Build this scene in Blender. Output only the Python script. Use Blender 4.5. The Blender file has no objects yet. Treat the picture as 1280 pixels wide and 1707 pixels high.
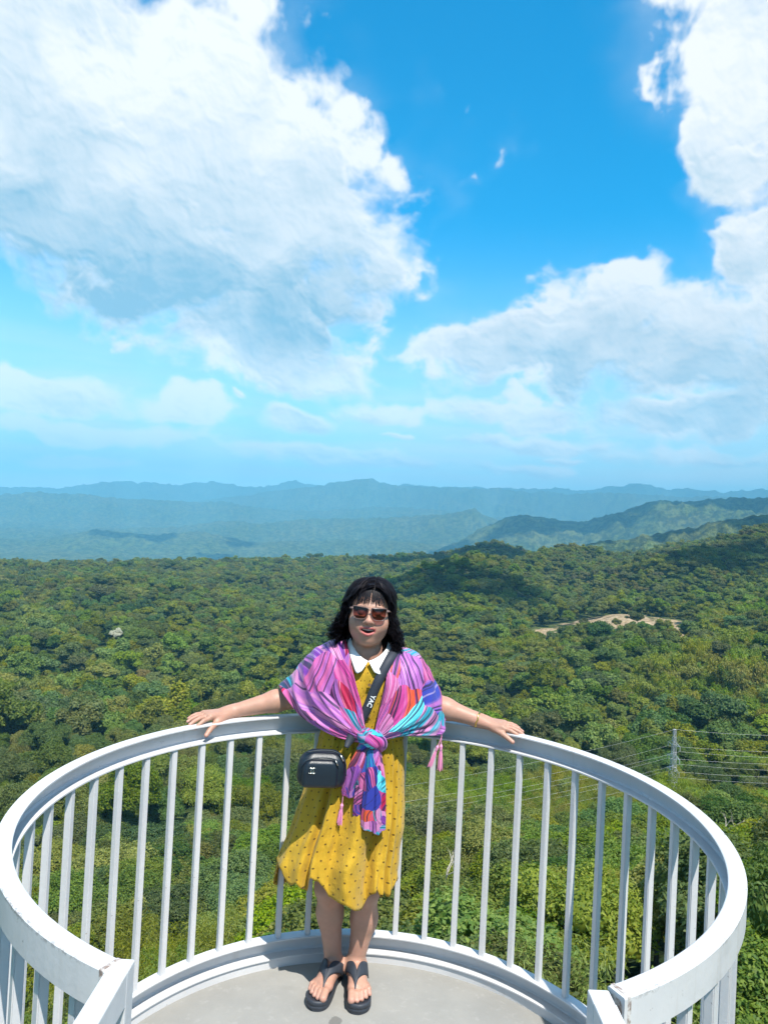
import bpy, bmesh, math, random
import numpy as np
from mathutils import Vector, Matrix
R = math.radians
sc = bpy.context.scene
COL = sc.collection

# ---------------------------------------------------------------- camera, sky, sun, exposure
CAM_H, CAM_F, CAM_P, CAM_R = 1.8156, 1234.4, 0.01743, 0.0511      # eye height, focal length (1280 px wide photo), pitch, roll
cam_d = bpy.data.cameras.new('camera'); cam = bpy.data.objects.new('camera', cam_d); COL.objects.link(cam)
cam_d.sensor_fit = 'VERTICAL'; cam_d.sensor_height = 36.0; cam_d.lens = 36.0 * CAM_F / 1707.0
cam_d.clip_start = 0.05; cam_d.clip_end = 120000.0
_F = Vector((0, math.cos(CAM_P), math.sin(CAM_P))); _U0 = Vector((0, -math.sin(CAM_P), math.cos(CAM_P))); _X = Vector((1, 0, 0))
_r = _X * math.cos(CAM_R) + _U0 * math.sin(CAM_R); _u = -_X * math.sin(CAM_R) + _U0 * math.cos(CAM_R)
cam.matrix_world = Matrix(((_r.x, _u.x, -_F.x, 0), (_r.y, _u.y, -_F.y, 0), (_r.z, _u.z, -_F.z, CAM_H), (0, 0, 0, 1)))
sc.camera = cam

SUN_AZ, SUN_EL = R(154.0), R(60.0)          # sun behind the viewer and to the right; azimuth from +Y towards +X
SUN_DIR = Vector((math.sin(SUN_AZ) * math.cos(SUN_EL), math.cos(SUN_AZ) * math.cos(SUN_EL), math.sin(SUN_EL)))
sun_d = bpy.data.lights.new('sun', 'SUN'); sun = bpy.data.objects.new('sun', sun_d); COL.objects.link(sun)
sun_d.energy = 4.8; sun_d.angle = R(0.55); sun_d.color = (1.0, 0.95, 0.87)
sun.rotation_euler = SUN_DIR.to_track_quat('Z', 'Y').to_euler(); sun.location = (3, -4, 9)

sc.view_settings.view_transform = 'Standard'; sc.view_settings.look = 'None'
sc.view_settings.exposure = 0.74; sc.view_settings.gamma = 1.0; sc.view_settings.use_curve_mapping = False
sc.render.engine = 'CYCLES'
cy = sc.cycles
cy.max_bounces = 5; cy.diffuse_bounces = 2; cy.glossy_bounces = 2; cy.transmission_bounces = 4; cy.transparent_max_bounces = 8
cy.volume_bounces = 0; cy.caustics_reflective = False; cy.caustics_refractive = False
cy.use_adaptive_sampling = True; cy.adaptive_threshold = 0.012
cy.use_denoising = True
try:
    cy.denoiser = 'OPENIMAGEDENOISE'; cy.denoising_prefilter = 'ACCURATE'
except Exception:
    pass
cy.sample_clamp_indirect = 4.0

# ---------------------------------------------------------------- small shader graph helper
class G:
    def __init__(s, nt): s.nt = nt; s.n = nt.nodes; s.l = nt.links
    def node(s, typ, **kw):
        nd = s.n.new(typ)
        for k, v in kw.items(): setattr(nd, k, v)
        return nd
    def put(s, sock, v):
        if isinstance(v, bpy.types.NodeSocket): s.l.new(v, sock)
        elif v is not None: sock.default_value = v
    def m(s, op, a, b=None, c=None, clamp=False):
        nd = s.node('ShaderNodeMath', operation=op); nd.use_clamp = clamp
        for i, v in enumerate((a, b, c)): s.put(nd.inputs[i], v)
        return nd.outputs[0]
    def v(s, op, a, b=None, c=None, out=0):
        nd = s.node('ShaderNodeVectorMath', operation=op)
        s.put(nd.inputs[0], a)
        if b is not None: s.put(nd.inputs['Scale'] if op == 'SCALE' else nd.inputs[1], b)
        if c is not None: s.put(nd.inputs[2], c)
        return nd.outputs['Value'] if op in ('LENGTH', 'DOT_PRODUCT', 'DISTANCE') else nd.outputs[0]
    def xyz(s, v):
        nd = s.node('ShaderNodeSeparateXYZ'); s.put(nd.inputs[0], v); return nd.outputs[:3]
    def comb(s, x, y, z):
        nd = s.node('ShaderNodeCombineXYZ')
        for i, q in enumerate((x, y, z)): s.put(nd.inputs[i], q)
        return nd.outputs[0]
    def noise(s, vec, scale, detail=4, rough=0.55, dist=0.0, color=False, lac=2.0):
        nd = s.node('ShaderNodeTexNoise'); s.put(nd.inputs['Vector'], vec)
        nd.inputs['Scale'].default_value = scale; nd.inputs['Detail'].default_value = detail
        nd.inputs['Roughness'].default_value = rough; nd.inputs['Distortion'].default_value = dist
        nd.inputs['Lacunarity'].default_value = lac
        return nd.outputs['Color' if color else 'Fac']
    def ramp(s, f, a, b, lo=0.0, hi=1.0, smooth=True):
        nd = s.node('ShaderNodeMapRange'); nd.interpolation_type = 'SMOOTHSTEP' if smooth else 'LINEAR'
        s.put(nd.inputs['Value'], f)
        for k, q in (('From Min', a), ('From Max', b), ('To Min', lo), ('To Max', hi)): s.put(nd.inputs[k], q)
        return nd.outputs[0]
    def mix(s, f, a, b, typ='MIX'):
        nd = s.node('ShaderNodeMix'); nd.data_type = 'RGBA'; nd.blend_type = typ
        def c4(q): return (*q, 1) if isinstance(q, (tuple, list)) and len(q) == 3 else q
        s.put(nd.inputs[0], f); s.put(nd.inputs[6], c4(a)); s.put(nd.inputs[7], c4(b))
        return nd.outputs[2]
    def cramp(s, f, stops, interp='LINEAR'):
        nd = s.node('ShaderNodeValToRGB'); cr = nd.color_ramp; cr.interpolation = interp
        while len(cr.elements) < len(stops): cr.elements.new(0.5)
        for e, (p, c) in zip(cr.elements, stops): e.position = p; e.color = (*c, 1)
        s.put(nd.inputs[0], f); return nd.outputs[0]

def mat(name):
    m = bpy.data.materials.new(name); m.use_nodes = True
    g = G(m.node_tree); b = g.n['Principled BSDF']; return m, g, b
def simple(name, col, rough=0.5, metal=0.0, spec=0.5, var=0.0, vscale=20.0):
    m, g, b = mat(name)
    b.inputs['Roughness'].default_value = rough; b.inputs['Metallic'].default_value = metal
    b.inputs['Specular IOR Level'].default_value = spec
    if var:
        tc = g.node('ShaderNodeTexCoord')
        n = g.noise(tc.outputs['Object'], vscale, 3)
        g.put(b.inputs['Base Color'], g.mix(n, tuple(c * (1 - var) for c in col), tuple(min(1, c * (1 + var)) for c in col)))
    else:
        b.inputs['Base Color'].default_value = (*col, 1)
    return m

# pixel of the 1280 x 1707 photograph -> world direction (used to measure where things stand)
def ray(px, py):
    dx, dy = px - 640.0, py - 853.5
    u = dx * math.cos(CAM_R) + dy * math.sin(CAM_R); v = -dx * math.sin(CAM_R) + dy * math.cos(CAM_R)
    c, s = math.cos(CAM_P), math.sin(CAM_P)
    return np.array([u, CAM_F * c + v * s, CAM_F * s - v * c]) / CAM_F
def at_y(px, py, y): d = ray(px, py); return np.array([0, 0, CAM_H]) + d * (y / d[1])
def at_d(px, py, dist): d = ray(px, py); return np.array([0, 0, CAM_H]) + d * (dist / math.hypot(d[0], d[1]))
def project(p):
    X, Y, Zc = p[0], p[1], p[2] - CAM_H; c, s = math.cos(CAM_P), math.sin(CAM_P)
    d = Y * c + Zc * s; u, v = CAM_F * X / d, -CAM_F * (-Y * s + Zc * c) / d
    return 640 + u * math.cos(CAM_R) - v * math.sin(CAM_R), 853.5 + u * math.sin(CAM_R) + v * math.cos(CAM_R)
def azel(px, py): d = ray(px, py); return math.atan2(d[0], d[1]), math.atan2(d[2], math.hypot(d[0], d[1]))

# ---------------------------------------------------------------- world: Nishita sky with cumulus clouds
W = bpy.data.worlds.new('World'); sc.world = W; W.use_nodes = True
g = G(W.node_tree)
for nd in list(g.n): g.n.remove(nd)
sky = g.node('ShaderNodeTexSky', sky_type='NISHITA'); sky.sun_disc = False
sky.sun_elevation = SUN_EL; sky.sun_rotation = SUN_AZ; sky.altitude = 900; sky.air_density = 1.0; sky.dust_density = 0.4; sky.ozone_density = 2.5
tc = g.node('ShaderNodeTexCoord'); D = g.v('NORMALIZE', tc.outputs['Generated'])
hs = g.node('ShaderNodeHueSaturation'); hs.inputs['Saturation'].default_value = 1.55; hs.inputs['Value'].default_value = 1.0; hs.inputs['Hue'].default_value = 0.487
g.put(hs.inputs['Color'], sky.outputs[0])
skycol = g.mix(1.0, hs.outputs[0], (0.02, 1.54, 1.44), 'MULTIPLY')

CLOUD_LIT, CLOUD_SHADE = (5.7, 5.85, 5.95), (1.75, 3.2, 4.2)
# cumulus heaps: (px, py, radius x, radius y, weight) measured in the photograph, turned into azimuth / elevation
BLOBS = [(130, 130, 330, 230, 1), (330, 230, 300, 210, 1), (500, 330, 205, 190, 1), (600, 420, 120, 120, .9), (90, 320, 300, 150, 1),
         (330, 430, 300, 130, .95), (440, 555, 210, 100, .9), (560, 600, 140, 62, .8), (250, 40, 160, 110, .9), (400, 95, 80, 80, .9),
         (1225, 265, 118, 95, 1), (1300, 110, 165, 150, .9), (1300, 390, 130, 90, .9),
         (1020, 478, 150, 82, 1), (1100, 535, 230, 105, 1), (940, 500, 80, 60, .9), (930, 565, 190, 85, .95), (1265, 575, 180, 110, .95), (820, 590, 110, 66, .8), (755, 605, 70, 45, .6),
         (90, 652, 190, 46, .95), (300, 682, 105, 40, .9), (500, 700, 85, 28, .8), (640, 685, 115, 34, .8), (395, 668, 22, 12, .6),
         (797, 255, 34, 52, .55), (735, 155, 40, 30, .42), (745, 312, 30, 16, .4), (1160, 40, 110, 70, .45), (1120, 140, 80, 60, .30), (60, 525, 40, 22, .3), (450, 25, 50, 40, .4), (650, 728, 36, 9, .6), (940, 766, 44, 8, .6),
         (1150, 690, 270, 52, .75), (850, 690, 190, 38, .68), (180, 726, 300, 26, .65), (880, 740, 200, 24, .6), (480, 752, 260, 18, .55), (640, 775, 480, 20, .48), (1180, 765, 240, 26, .6), (150, 775, 260, 14, .45)]
DARK = [(200, 460, 330, 110, .9), (500, 500, 210, 90, .75), (50, 390, 260, 90, .8), (980, 620, 240, 70, .8), (1230, 650, 220, 90, .7), (300, 340, 240, 120, .35), (1240, 420, 120, 60, .4)]
# gradient noise on numpy arrays
_rng = np.random.default_rng(11); _perm = _rng.permutation(512); _ang = _rng.random(512) * 2 * np.pi
def pnoise(x, y):
    xi = np.floor(x).astype(int); yi = np.floor(y).astype(int); xf = x - xi; yf = y - yi
    def gr(ix, iy, dx, dy):
        h = _ang[_perm[(_perm[ix % 512] + iy) % 512]]; return np.cos(h) * dx + np.sin(h) * dy
    u = xf * xf * xf * (xf * (xf * 6 - 15) + 10); v = yf * yf * yf * (yf * (yf * 6 - 15) + 10)
    a = gr(xi, yi, xf, yf); b = gr(xi + 1, yi, xf - 1, yf); c = gr(xi, yi + 1, xf, yf - 1); d = gr(xi + 1, yi + 1, xf - 1, yf - 1)
    return (a * (1 - u) + b * u) * (1 - v) + (c * (1 - u) + d * u) * v
def fbm(x, y, o=4, gain=0.5):
    s = 0; a = 1.0; f = 1.0
    for i in range(o): s = s + a * pnoise(x * f + 17.3 * i, y * f - 9.1 * i); a *= gain; f *= 2.03
    return s
def ridged(x, y, o=5):
    s = 0; a = 1.0; f = 1.0
    for i in range(o): s = s + a * (1 - 2.2 * np.abs(pnoise(x * f + 7.7 * i, y * f + 3.1 * i))); a *= 0.5; f *= 2.1
    return s * 0.5
# ---- cumulus layer computed on an azimuth / elevation grid (upper half sphere); R = cover, G = light, B = whiteness near the horizon
def cloud_map(NX, NY, azel):
    Fp = 1234.4
    az = (np.arange(NX) + 0.5) / NX * 2 * np.pi - np.pi; el = (np.arange(NY) + 0.5) / NY * (np.pi / 2)
    j0 = int((-0.66 + np.pi) / (2 * np.pi) * NX); j1 = int((0.66 + np.pi) / (2 * np.pi) * NX); i1 = int(0.86 / (np.pi / 2) * NY)
    A, E = np.meshgrid(az[j0:j1], el[:i1]); X = A * Fp; Y = E * Fp
    w = fbm(X / 210 + 4, Y / 170, 4); w2 = fbm(X / 190 - 7, Y / 160 + 3, 4)
    ws = np.clip((E - 0.05) / 0.2, 0.25, 1)
    Xw = X + (95 * w + 15 * fbm(X / 46, Y / 40 + 9, 4)) * ws; Yw = Y + (70 * w2 + 14 * fbm(X / 44 + 31, Y / 40, 4)) * ws
    acc = np.full_like(X, -2.0); base = np.zeros_like(X)
    for bx, by, rx, ry, wt in BLOBS:
        a0, e0 = azel(bx, by); cx, cy_ = a0 * Fp, e0 * Fp
        q = np.hypot((Xw - cx) / rx, (Yw - cy_) / ry); f = wt * (1 - q)
        t = 0.12; hmx = np.clip(0.5 + 0.5 * (f - acc) / t, 0, 1); acc = acc * (1 - hmx) + f * hmx + t * hmx * (1 - hmx)
    for bx, by, rx, wt in ((790, 120, 150, .30), (900, 220, 120, .25), (640, 60, 90, .25), (1140, 405, 60, .55), (1060, 330, 90, .4)):
        a0, e0 = azel(bx, by); acc = acc - wt * np.exp(-((X - a0 * Fp) / rx) ** 2 - ((Y - e0 * Fp) / rx) ** 2)
    acc = np.minimum(acc * 1.35, 0.85)
    def billow(sx, sy, o, ph):
        s = 0; a = 1.0; f = 1.0; tot = 0
        for i in range(o):
            s = s + a * (1 - 2.6 * np.abs(pnoise(Xw / sx * f + ph + 11 * i, Yw / sy * f - 5 * i))); tot += a; a *= 0.55; f *= 2.05
        return s / tot
    bl = billow(120, 105, 6, 2.0); fine = fbm(X / 28 + w * 3, Y / 22 + w2 * 3, 5, 0.6); soft = fbm(X / 75 + 50, Y / 48, 5, 0.55)
    sc_ = np.clip((E - 0.03) / 0.22, 0.35, 1)
    H = acc + 0.30 * (bl - 0.42) * sc_ + 0.11 * fine * sc_ + 0.34 * soft
    edge = 0.30 + 0.55 * np.clip(0.5 + 1.3 * fbm(X / 160 + 90, Y / 130, 3), 0, 1)
    m = np.clip((H - 0.0) / edge, 0, 1); m = m * m * (3 - 2 * m)
    # light: sun high behind the viewer; heaps above shade what hangs below them
    T = np.clip(H * 1.5, 0, 1) * m
    step = (np.pi / 2 / NY) * Fp; dec = math.exp(-step / 115.0); S = np.zeros_like(T); run = np.zeros(T.shape[1])
    for i in range(T.shape[0] - 1, -1, -1): run = run * dec + T[i] * step; S[i] = run
    S = S / 115.0
    big = fbm(X / 260 + 21, Y / 190, 2, 0.45); mid_ = fbm((X + 40 * w) / 120 + 5, (Y + 30 * w2) / 95 + 40, 3, 0.45); puff = fbm((X + 30 * w) / 50 + 15, (Y + 30 * w2) / 42 + 4, 5, 0.55)
    hgt = np.sqrt(np.clip(T, 0, 1)) * 22 + m * (mid_ * 12 + puff * 6)
    gy, gx = np.gradient(hgt, step); nz = 1 / np.sqrt(1 + gx * gx + gy * gy)
    lam = np.clip((-gx * 0.30 - gy * 0.70 + 0.62) * nz, 0, 1.15)
    thick = np.clip((H - 0.12) / 0.6, 0, 1)
    occ = np.exp(-1.05 * np.clip(S - 0.30 + 0.22 * soft, 0, 2) * thick)
    dk = np.zeros_like(X)
    for bx, by, rx, ry, wt in DARK:
        a0, e0 = azel(bx, by); q = np.hypot((Xw - a0 * Fp) / rx, (Yw - e0 * Fp) / ry); dk = np.maximum(dk, wt * np.clip(1.35 - q, 0, 1) ** 1.3)
    li = 0.95 + 0.22 * (lam - 0.55) + 0.32 * big + 0.08 * mid_ + 0.06 * puff
    li = li + 0.16 * (1 - thick) - 0.16 * (1 - occ) - 0.44 * dk * np.clip(thick * 1.6, 0, 1)
    cover = m * np.interp(E, [0, 0.06, 0.2], [0.75, 0.92, 1.0]) * np.clip(0.55 + 0.9 * np.clip(H, 0, 1) + 0.25 * bl, 0.35, 1)
    # thin veil between the heaps low in the sky
    veil = np.clip(0.50 + 1.0 * fbm(X / 330, Y / 34, 4), 0, 1) * np.interp(E, [0, 0.05, 0.13, 0.24], [0.85, 0.95, 0.7, 0.0])
    veil = np.maximum(veil, 0.30 * np.clip(0.2 + 1.4 * fbm(X / 150 + 9, Y / 90, 5), 0, 1) * np.clip(acc + 0.75, 0, 1) ** 2)
    cov2 = np.maximum(cover, veil * 0.8); li = np.where(cover > veil * 0.8, li, li * 0 + 0.86)
    li = li * np.clip(cover / (veil * 0.8 + 1e-3), 0, 1) + 0.88 * (1 - np.clip(cover / (veil * 0.8 + 1e-3), 0, 1))
    # outside the frame: the same scattered cumulus, mapped on a flat ceiling
    Aa, Ea = np.meshgrid(az, el[: NY]); s_ = 4
    Al, El = Aa[::s_, ::s_], Ea[::s_, ::s_]; hx = np.cos(El) * np.sin(Al) / (np.sin(El) + 0.30); hy = np.cos(El) * np.cos(Al) / (np.sin(El) + 0.30)
    gq = 0.10 + 0.9 * fbm(hx * 1.3 + 3, hy * 1.3, 2) + 0.5 * fbm(hx * 4, hy * 4 + 8, 4)
    mo = np.clip(gq / 0.3, 0, 1); mo = mo * mo * (3 - 2 * mo); lo = 0.95 - 0.35 * np.clip(gq, 0, 1)
    mo = np.repeat(np.repeat(mo, s_, 0), s_, 1)[:NY, :NX]; lo = np.repeat(np.repeat(lo, s_, 0), s_, 1)[:NY, :NX]
    wgt = np.clip((0.66 - np.abs(A)) / 0.09, 0, 1) * np.clip((0.86 - E) / 0.10, 0, 1); wgt = wgt * wgt * (3 - 2 * wgt)
    C = mo * 0.9; Lm = lo.copy()
    C[:i1, j0:j1] = cov2 * wgt + C[:i1, j0:j1] * (1 - wgt); Lm[:i1, j0:j1] = li * wgt + Lm[:i1, j0:j1] * (1 - wgt)
    return C, Lm

CX, CY = 4096, 1024
cov, lit = cloud_map(CX, CY, azel)
px = np.ones((CY, CX, 4), np.float32); px[..., 0] = cov; px[..., 1] = np.clip(lit, 0, 1.3); px[..., 2] = 0
cimg = bpy.data.images.new('cloud_layer', CX, CY, alpha=False, float_buffer=True, is_data=True)
cimg.pixels.foreach_set(px.ravel()); cimg.update(); del px, cov, lit
dx_, dy_, dz = g.xyz(D)
uu = g.m('MULTIPLY_ADD', g.m('ARCTAN2', dx_, dy_), 1 / (2 * math.pi), 0.5); vv = g.m('MULTIPLY', g.m('ARCSINE', dz), 2 / math.pi)
ti = g.node('ShaderNodeTexImage', image=cimg, interpolation='Cubic', extension='EXTEND'); g.put(ti.inputs['Vector'], g.comb(uu, vv, 0.0))
sep = g.node('ShaderNodeSeparateColor'); g.put(sep.inputs[0], ti.outputs['Color'])
cover, light = sep.outputs[0], sep.outputs[1]
cl = g.mix(g.ramp(light, 0.42, 0.98, smooth=False), CLOUD_SHADE, CLOUD_LIT)
cl = g.mix(g.ramp(dz, 0.05, 0.30, 0.75, 0.0), cl, g.mix(1.0, cl, (1.38, 1.42, 1.36), 'MULTIPLY'))
skyc = g.mix(g.ramp(dz, -0.02, 0.40, 0.90, 0.0), skycol, (5.2, 6.5, 6.8))
out = g.mix(g.m('MULTIPLY', cover, 0.985), skyc, cl)
bg = g.node('ShaderNodeBackground'); bg.inputs['Strength'].default_value = 0.125; g.put(bg.inputs['Color'], out)
wo = g.node('ShaderNodeOutputWorld'); g.put(wo.inputs['Surface'], bg.outputs[0])
W.cycles.sampling_method = 'MANUAL'; W.cycles.sample_map_resolution = 512

# ---------------------------------------------------------------- mesh and object helpers
def tag(o, label=None, cat=None, group=None, kind=None):
    if label: o['label'] = label
    if cat: o['category'] = cat
    if group: o['group'] = group
    if kind: o['kind'] = kind
    return o
def link(o, parent=None):
    COL.objects.link(o)
    if parent is not None: o.parent = parent
    return o
def empty(name, loc=(0, 0, 0), rz=0.0):
    o = bpy.data.objects.new(name, None); o.location = loc; o.rotation_euler = (0, 0, rz); o.empty_display_size = 0.1
    return link(o)
def np_mesh(name, V, F, mats=(), smooth=False, midx=None):
    V = np.asarray(V, np.float32).reshape(-1, 3)
    me = bpy.data.meshes.new(name)
    if isinstance(F, np.ndarray) and F.ndim == 2:
        nf, kk = F.shape
        me.vertices.add(len(V)); me.vertices.foreach_set('co', V.ravel())
        me.loops.add(nf * kk); me.loops.foreach_set('vertex_index', F.astype(np.int32).ravel())
        me.polygons.add(nf); me.polygons.foreach_set('loop_start', np.arange(0, nf * kk, kk, dtype=np.int32))
        me.update(calc_edges=True)
    else:
        me.from_pydata([tuple(map(float, q)) for q in V], [], [tuple(int(i) for i in q) for q in F])
    for m in mats: me.materials.append(m)
    if midx is not None: me.polygons.foreach_set('material_index', np.asarray(midx, np.int32))
    if smooth: me.polygons.foreach_set('use_smooth', np.ones(len(me.polygons), bool))
    me.validate(); return me
def obj(name, me, parent=None):
    return link(bpy.data.objects.new(name, me), parent)
class MB:
    """collects quads / tris of one part"""
    def __init__(s): s.V = []; s.F = []
    def add(s, V, F):
        o = len(s.V); s.V += [tuple(map(float, q)) for q in V]; s.F += [tuple(i + o for i in q) for q in F]
    def box(s, a, b, M=None):
        x0, y0, z0 = a; x1, y1, z1 = b
        V = [Vector(q) for q in ((x0, y0, z0), (x1, y0, z0), (x1, y1, z0), (x0, y1, z0), (x0, y0, z1), (x1, y0, z1), (x1, y1, z1), (x0, y1, z1))]
        if M is not None: V = [M @ q for q in V]
        s.add(V, [(0, 3, 2, 1), (4, 5, 6, 7), (0, 1, 5, 4), (1, 2, 6, 5), (2, 3, 7, 6), (3, 0, 4, 7)])
    def tube(s, pts, rad, n=8, cap=True):
        pts = [Vector(p) for p in pts]; rad = rad if hasattr(rad, '__len__') else [rad] * len(pts)
        T = [(pts[min(i + 1, len(pts) - 1)] - pts[max(i - 1, 0)]).normalized() for i in range(len(pts))]
        up = Vector((0, 0, 1)) if abs(T[0].z) < 0.9 else Vector((1, 0, 0))
        nrm = (up - T[0] * up.dot(T[0])).normalized(); V = []; F = []
        for i, p in enumerate(pts):
            nrm = (nrm - T[i] * nrm.dot(T[i])).normalized(); bi = T[i].cross(nrm)
            for j in range(n):
                a = 2 * math.pi * j / n; V.append(p + (nrm * math.cos(a) + bi * math.sin(a)) * rad[i])
        for i in range(len(pts) - 1):
            for j in range(n): F.append((i * n + j, i * n + (j + 1) % n, (i + 1) * n + (j + 1) % n, (i + 1) * n + j))
        if cap: F.append(tuple(range(n))[::-1]); F.append(tuple((len(pts) - 1) * n + j for j in range(n)))
        s.add(V, F)
    def build(s, name, m, parent=None, smooth=False, bevel=0.0, segs=2):
        me = bpy.data.meshes.new(name); me.from_pydata(s.V, [], s.F)
        ms = m if isinstance(m, (list, tuple)) else [m]
        for q in ms: me.materials.append(q)
        if bevel:
            bm = bmesh.new(); bm.from_mesh(me)
            es = [e for e in bm.edges if len(e.link_faces) == 2 and e.calc_face_angle(0) > 0.5]
            bmesh.ops.bevel(bm, geom=es, offset=bevel, segments=segs, affect='EDGES', profile=0.5, clamp_overlap=True)
            bm.to_mesh(me); bm.free()
        if smooth: me.polygons.foreach_set('use_smooth', np.ones(len(me.polygons), bool))
        return obj(name, me, parent)

# ================================================================ TERRAIN
# canopy height profiles along view columns, (photo row, metres away), measured on the photograph
COLS = {
 -420: [(1707, 60), (1600, 80), (1500, 110), (1400, 155), (1300, 220), (1200, 310), (1100, 450), (1020, 720), (960, 1000), (930, 1350)],
 0:    [(1707, 42), (1600, 62), (1500, 92), (1400, 138), (1300, 200), (1200, 290), (1100, 430), (1020, 700), (970, 1000), (940, 1350)],
 320:  [(1707, 26), (1600, 40), (1500, 70), (1400, 120), (1300, 190), (1200, 295), (1100, 450), (1020, 730), (970, 1080), (937, 1450)],
 560:  [(1707, 19), (1600, 28), (1500, 54), (1400, 104), (1300, 182), (1200, 300), (1100, 470), (1020, 750), (970, 1130), (933, 1600)],
 700:  [(1707, 16), (1600, 23), (1500, 42), (1400, 90), (1300, 172), (1200, 305), (1100, 480), (1020, 740), (970, 1130), (926, 1650)],
 800:  [(1707, 15), (1600, 21), (1500, 36), (1400, 74), (1320, 150), (1200, 315), (1100, 480), (1030, 690), (975, 1080), (950, 1400), (906, 1750)],
 900:  [(1700, 14), (1600, 20), (1500, 33), (1420, 62), (1340, 132), (1210, 325), (1100, 480), (1058, 620), (1028, 720), (985, 1000), (950, 1350), (928, 1750)],
 1020: [(1700, 14), (1600, 19), (1500, 31), (1420, 56), (1345, 122), (1230, 325), (1100, 475), (1062, 600), (1020, 720), (975, 1000), (945, 1300), (926, 1650)],
 1120: [(1700, 13), (1600, 18), (1500, 30), (1420, 55), (1345, 116), (1240, 320), (1130, 430), (1062, 590), (1030, 720), (970, 1000), (930, 1350), (905, 1700)],
 1280: [(1700, 13), (1600, 18), (1500, 29), (1420, 54), (1350, 112), (1255, 315), (1150, 400), (1080, 520), (1000, 800), (950, 1150), (884, 1650)],
 1700: [(1700, 14), (1600, 19), (1500, 30), (1420, 55), (1350, 112), (1260, 315), (1150, 420), (1080, 520), (1000, 800), (940, 1150), (880, 1600)],
}
_az = []; _dd = np.geomspace(12, 1750, 90); _tab = []; _crest = []
for px, lst in COLS.items():
    pts = [at_d(px, py, d) for py, d in lst]
    _az.append(math.atan2(pts[4][0], pts[4][1]))
    d = np.array([q[1] for q in lst]); zz = np.array([p[2] for p in pts])
    _tab.append(np.interp(np.log(_dd), np.log(d), zz)); _crest.append(d[-1])
_az = np.array(_az); _tab = np.array(_tab); _crest = np.array(_crest)
for _ in range(2):                                                       # soften kinks along the distance
    t2 = _tab.copy(); t2[:, 1:-1] = 0.25 * _tab[:, :-2] + 0.5 * _tab[:, 1:-1] + 0.25 * _tab[:, 2:]; _tab = t2
def tree_h(d): return np.interp(d, [0, 20, 45, 120, 250, 2000], [4.5, 5.5, 7.5, 10.0, 11.5, 12.0])
def near_canopy(a, d):
    ld = np.log(np.clip(d, 12, 1750)); li = (ld - math.log(12)) / (math.log(1750) - math.log(12)) * (len(_dd) - 1)
    i0 = np.clip(li.astype(int), 0, len(_dd) - 2); fr = li - i0
    ai = np.interp(a, _az, np.arange(len(_az))); j0 = np.clip(ai.astype(int), 0, len(_az) - 2); fa = ai - j0; fa = fa * fa * (3 - 2 * fa)
    z = (_tab[j0, i0] * (1 - fr) + _tab[j0, i0 + 1] * fr) * (1 - fa) + (_tab[j0 + 1, i0] * (1 - fr) + _tab[j0 + 1, i0 + 1] * fr) * fa
    return z
# far ridges: (distance, width, [(px, py) of the crest])
RIDGES = [
 (2800, 420, 300, [(-500, 1100), (500, 1050), (700, 985), (800, 950), (880, 926), (1000, 906), (1100, 892), (1200, 872), (1280, 861), (1500, 835)]),
 (6200, 900, 420, [(-500, 1100), (520, 990), (640, 950), (700, 928), (760, 905), (800, 884), (845, 864), (880, 860), (930, 870), (970, 872), (1010, 862), (1060, 845), (1100, 838), (1150, 838), (1200, 834), (1280, 832), (1500, 822)]),
 (7000, 750, 330, [(-500, 930), (0, 898), (60, 902), (160, 884), (260, 893), (330, 886), (420, 905), (600, 900), (700, 905), (850, 930), (1280, 1000)]),
 (9000, 1000, 330, [(-500, 900), (0, 880), (150, 884), (300, 879), (370, 868), (430, 874), (520, 866), (600, 866), (680, 862), (740, 858), (790, 851), (830, 868), (900, 885), (1280, 905)]),
 (12000, 1300, 300, [(-500, 826), (0, 825), (60, 822), (130, 824), (200, 832), (300, 836), (370, 838), (420, 846), (480, 852), (560, 850), (640, 846), (720, 850), (860, 868), (1280, 890)]),
 (15000, 1700, 300, [(-500, 840), (200, 850), (300, 838), (400, 828), (470, 820), (540, 810), (580, 804), (615, 799), (645, 808), (720, 814), (800, 816), (900, 822), (960, 826), (1040, 824), (1100, 828), (1280, 834), (1500, 840)]),
 (19000, 2200, 300, [(-500, 810), (0, 812), (100, 815), (170, 805), (240, 804), (290, 811), (340, 805), (400, 811), (440, 813), (490, 805), (530, 811), (650, 811), (750, 813), (900, 818), (1000, 815), (1060, 808), (1110, 816), (1200, 820), (1280, 818), (1500, 812)]),
]
_ridge = []
for dist, wd, amp, crest in RIDGES:
    pts = [at_d(px, py, dist) for px, py in crest]
    _ridge.append((dist, wd, np.array([math.atan2(p[0], p[1]) for p in pts]), np.array([p[2] for p in pts])))
VALLEY = -380.0
SPURS = [(at_d(700, 1012, 800), at_d(965, 942, 1380), 70, 38), (at_d(1080, 985, 900), at_d(1330, 905, 1500), 90, 34), (at_d(560, 1080, 520), at_d(760, 1010, 700), 60, 9), (at_d(1090, 1190, 330), at_d(1330, 1085, 480), 60, 12), (at_d(30, 1010, 750), at_d(330, 985, 960), 90, 10)]
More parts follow.
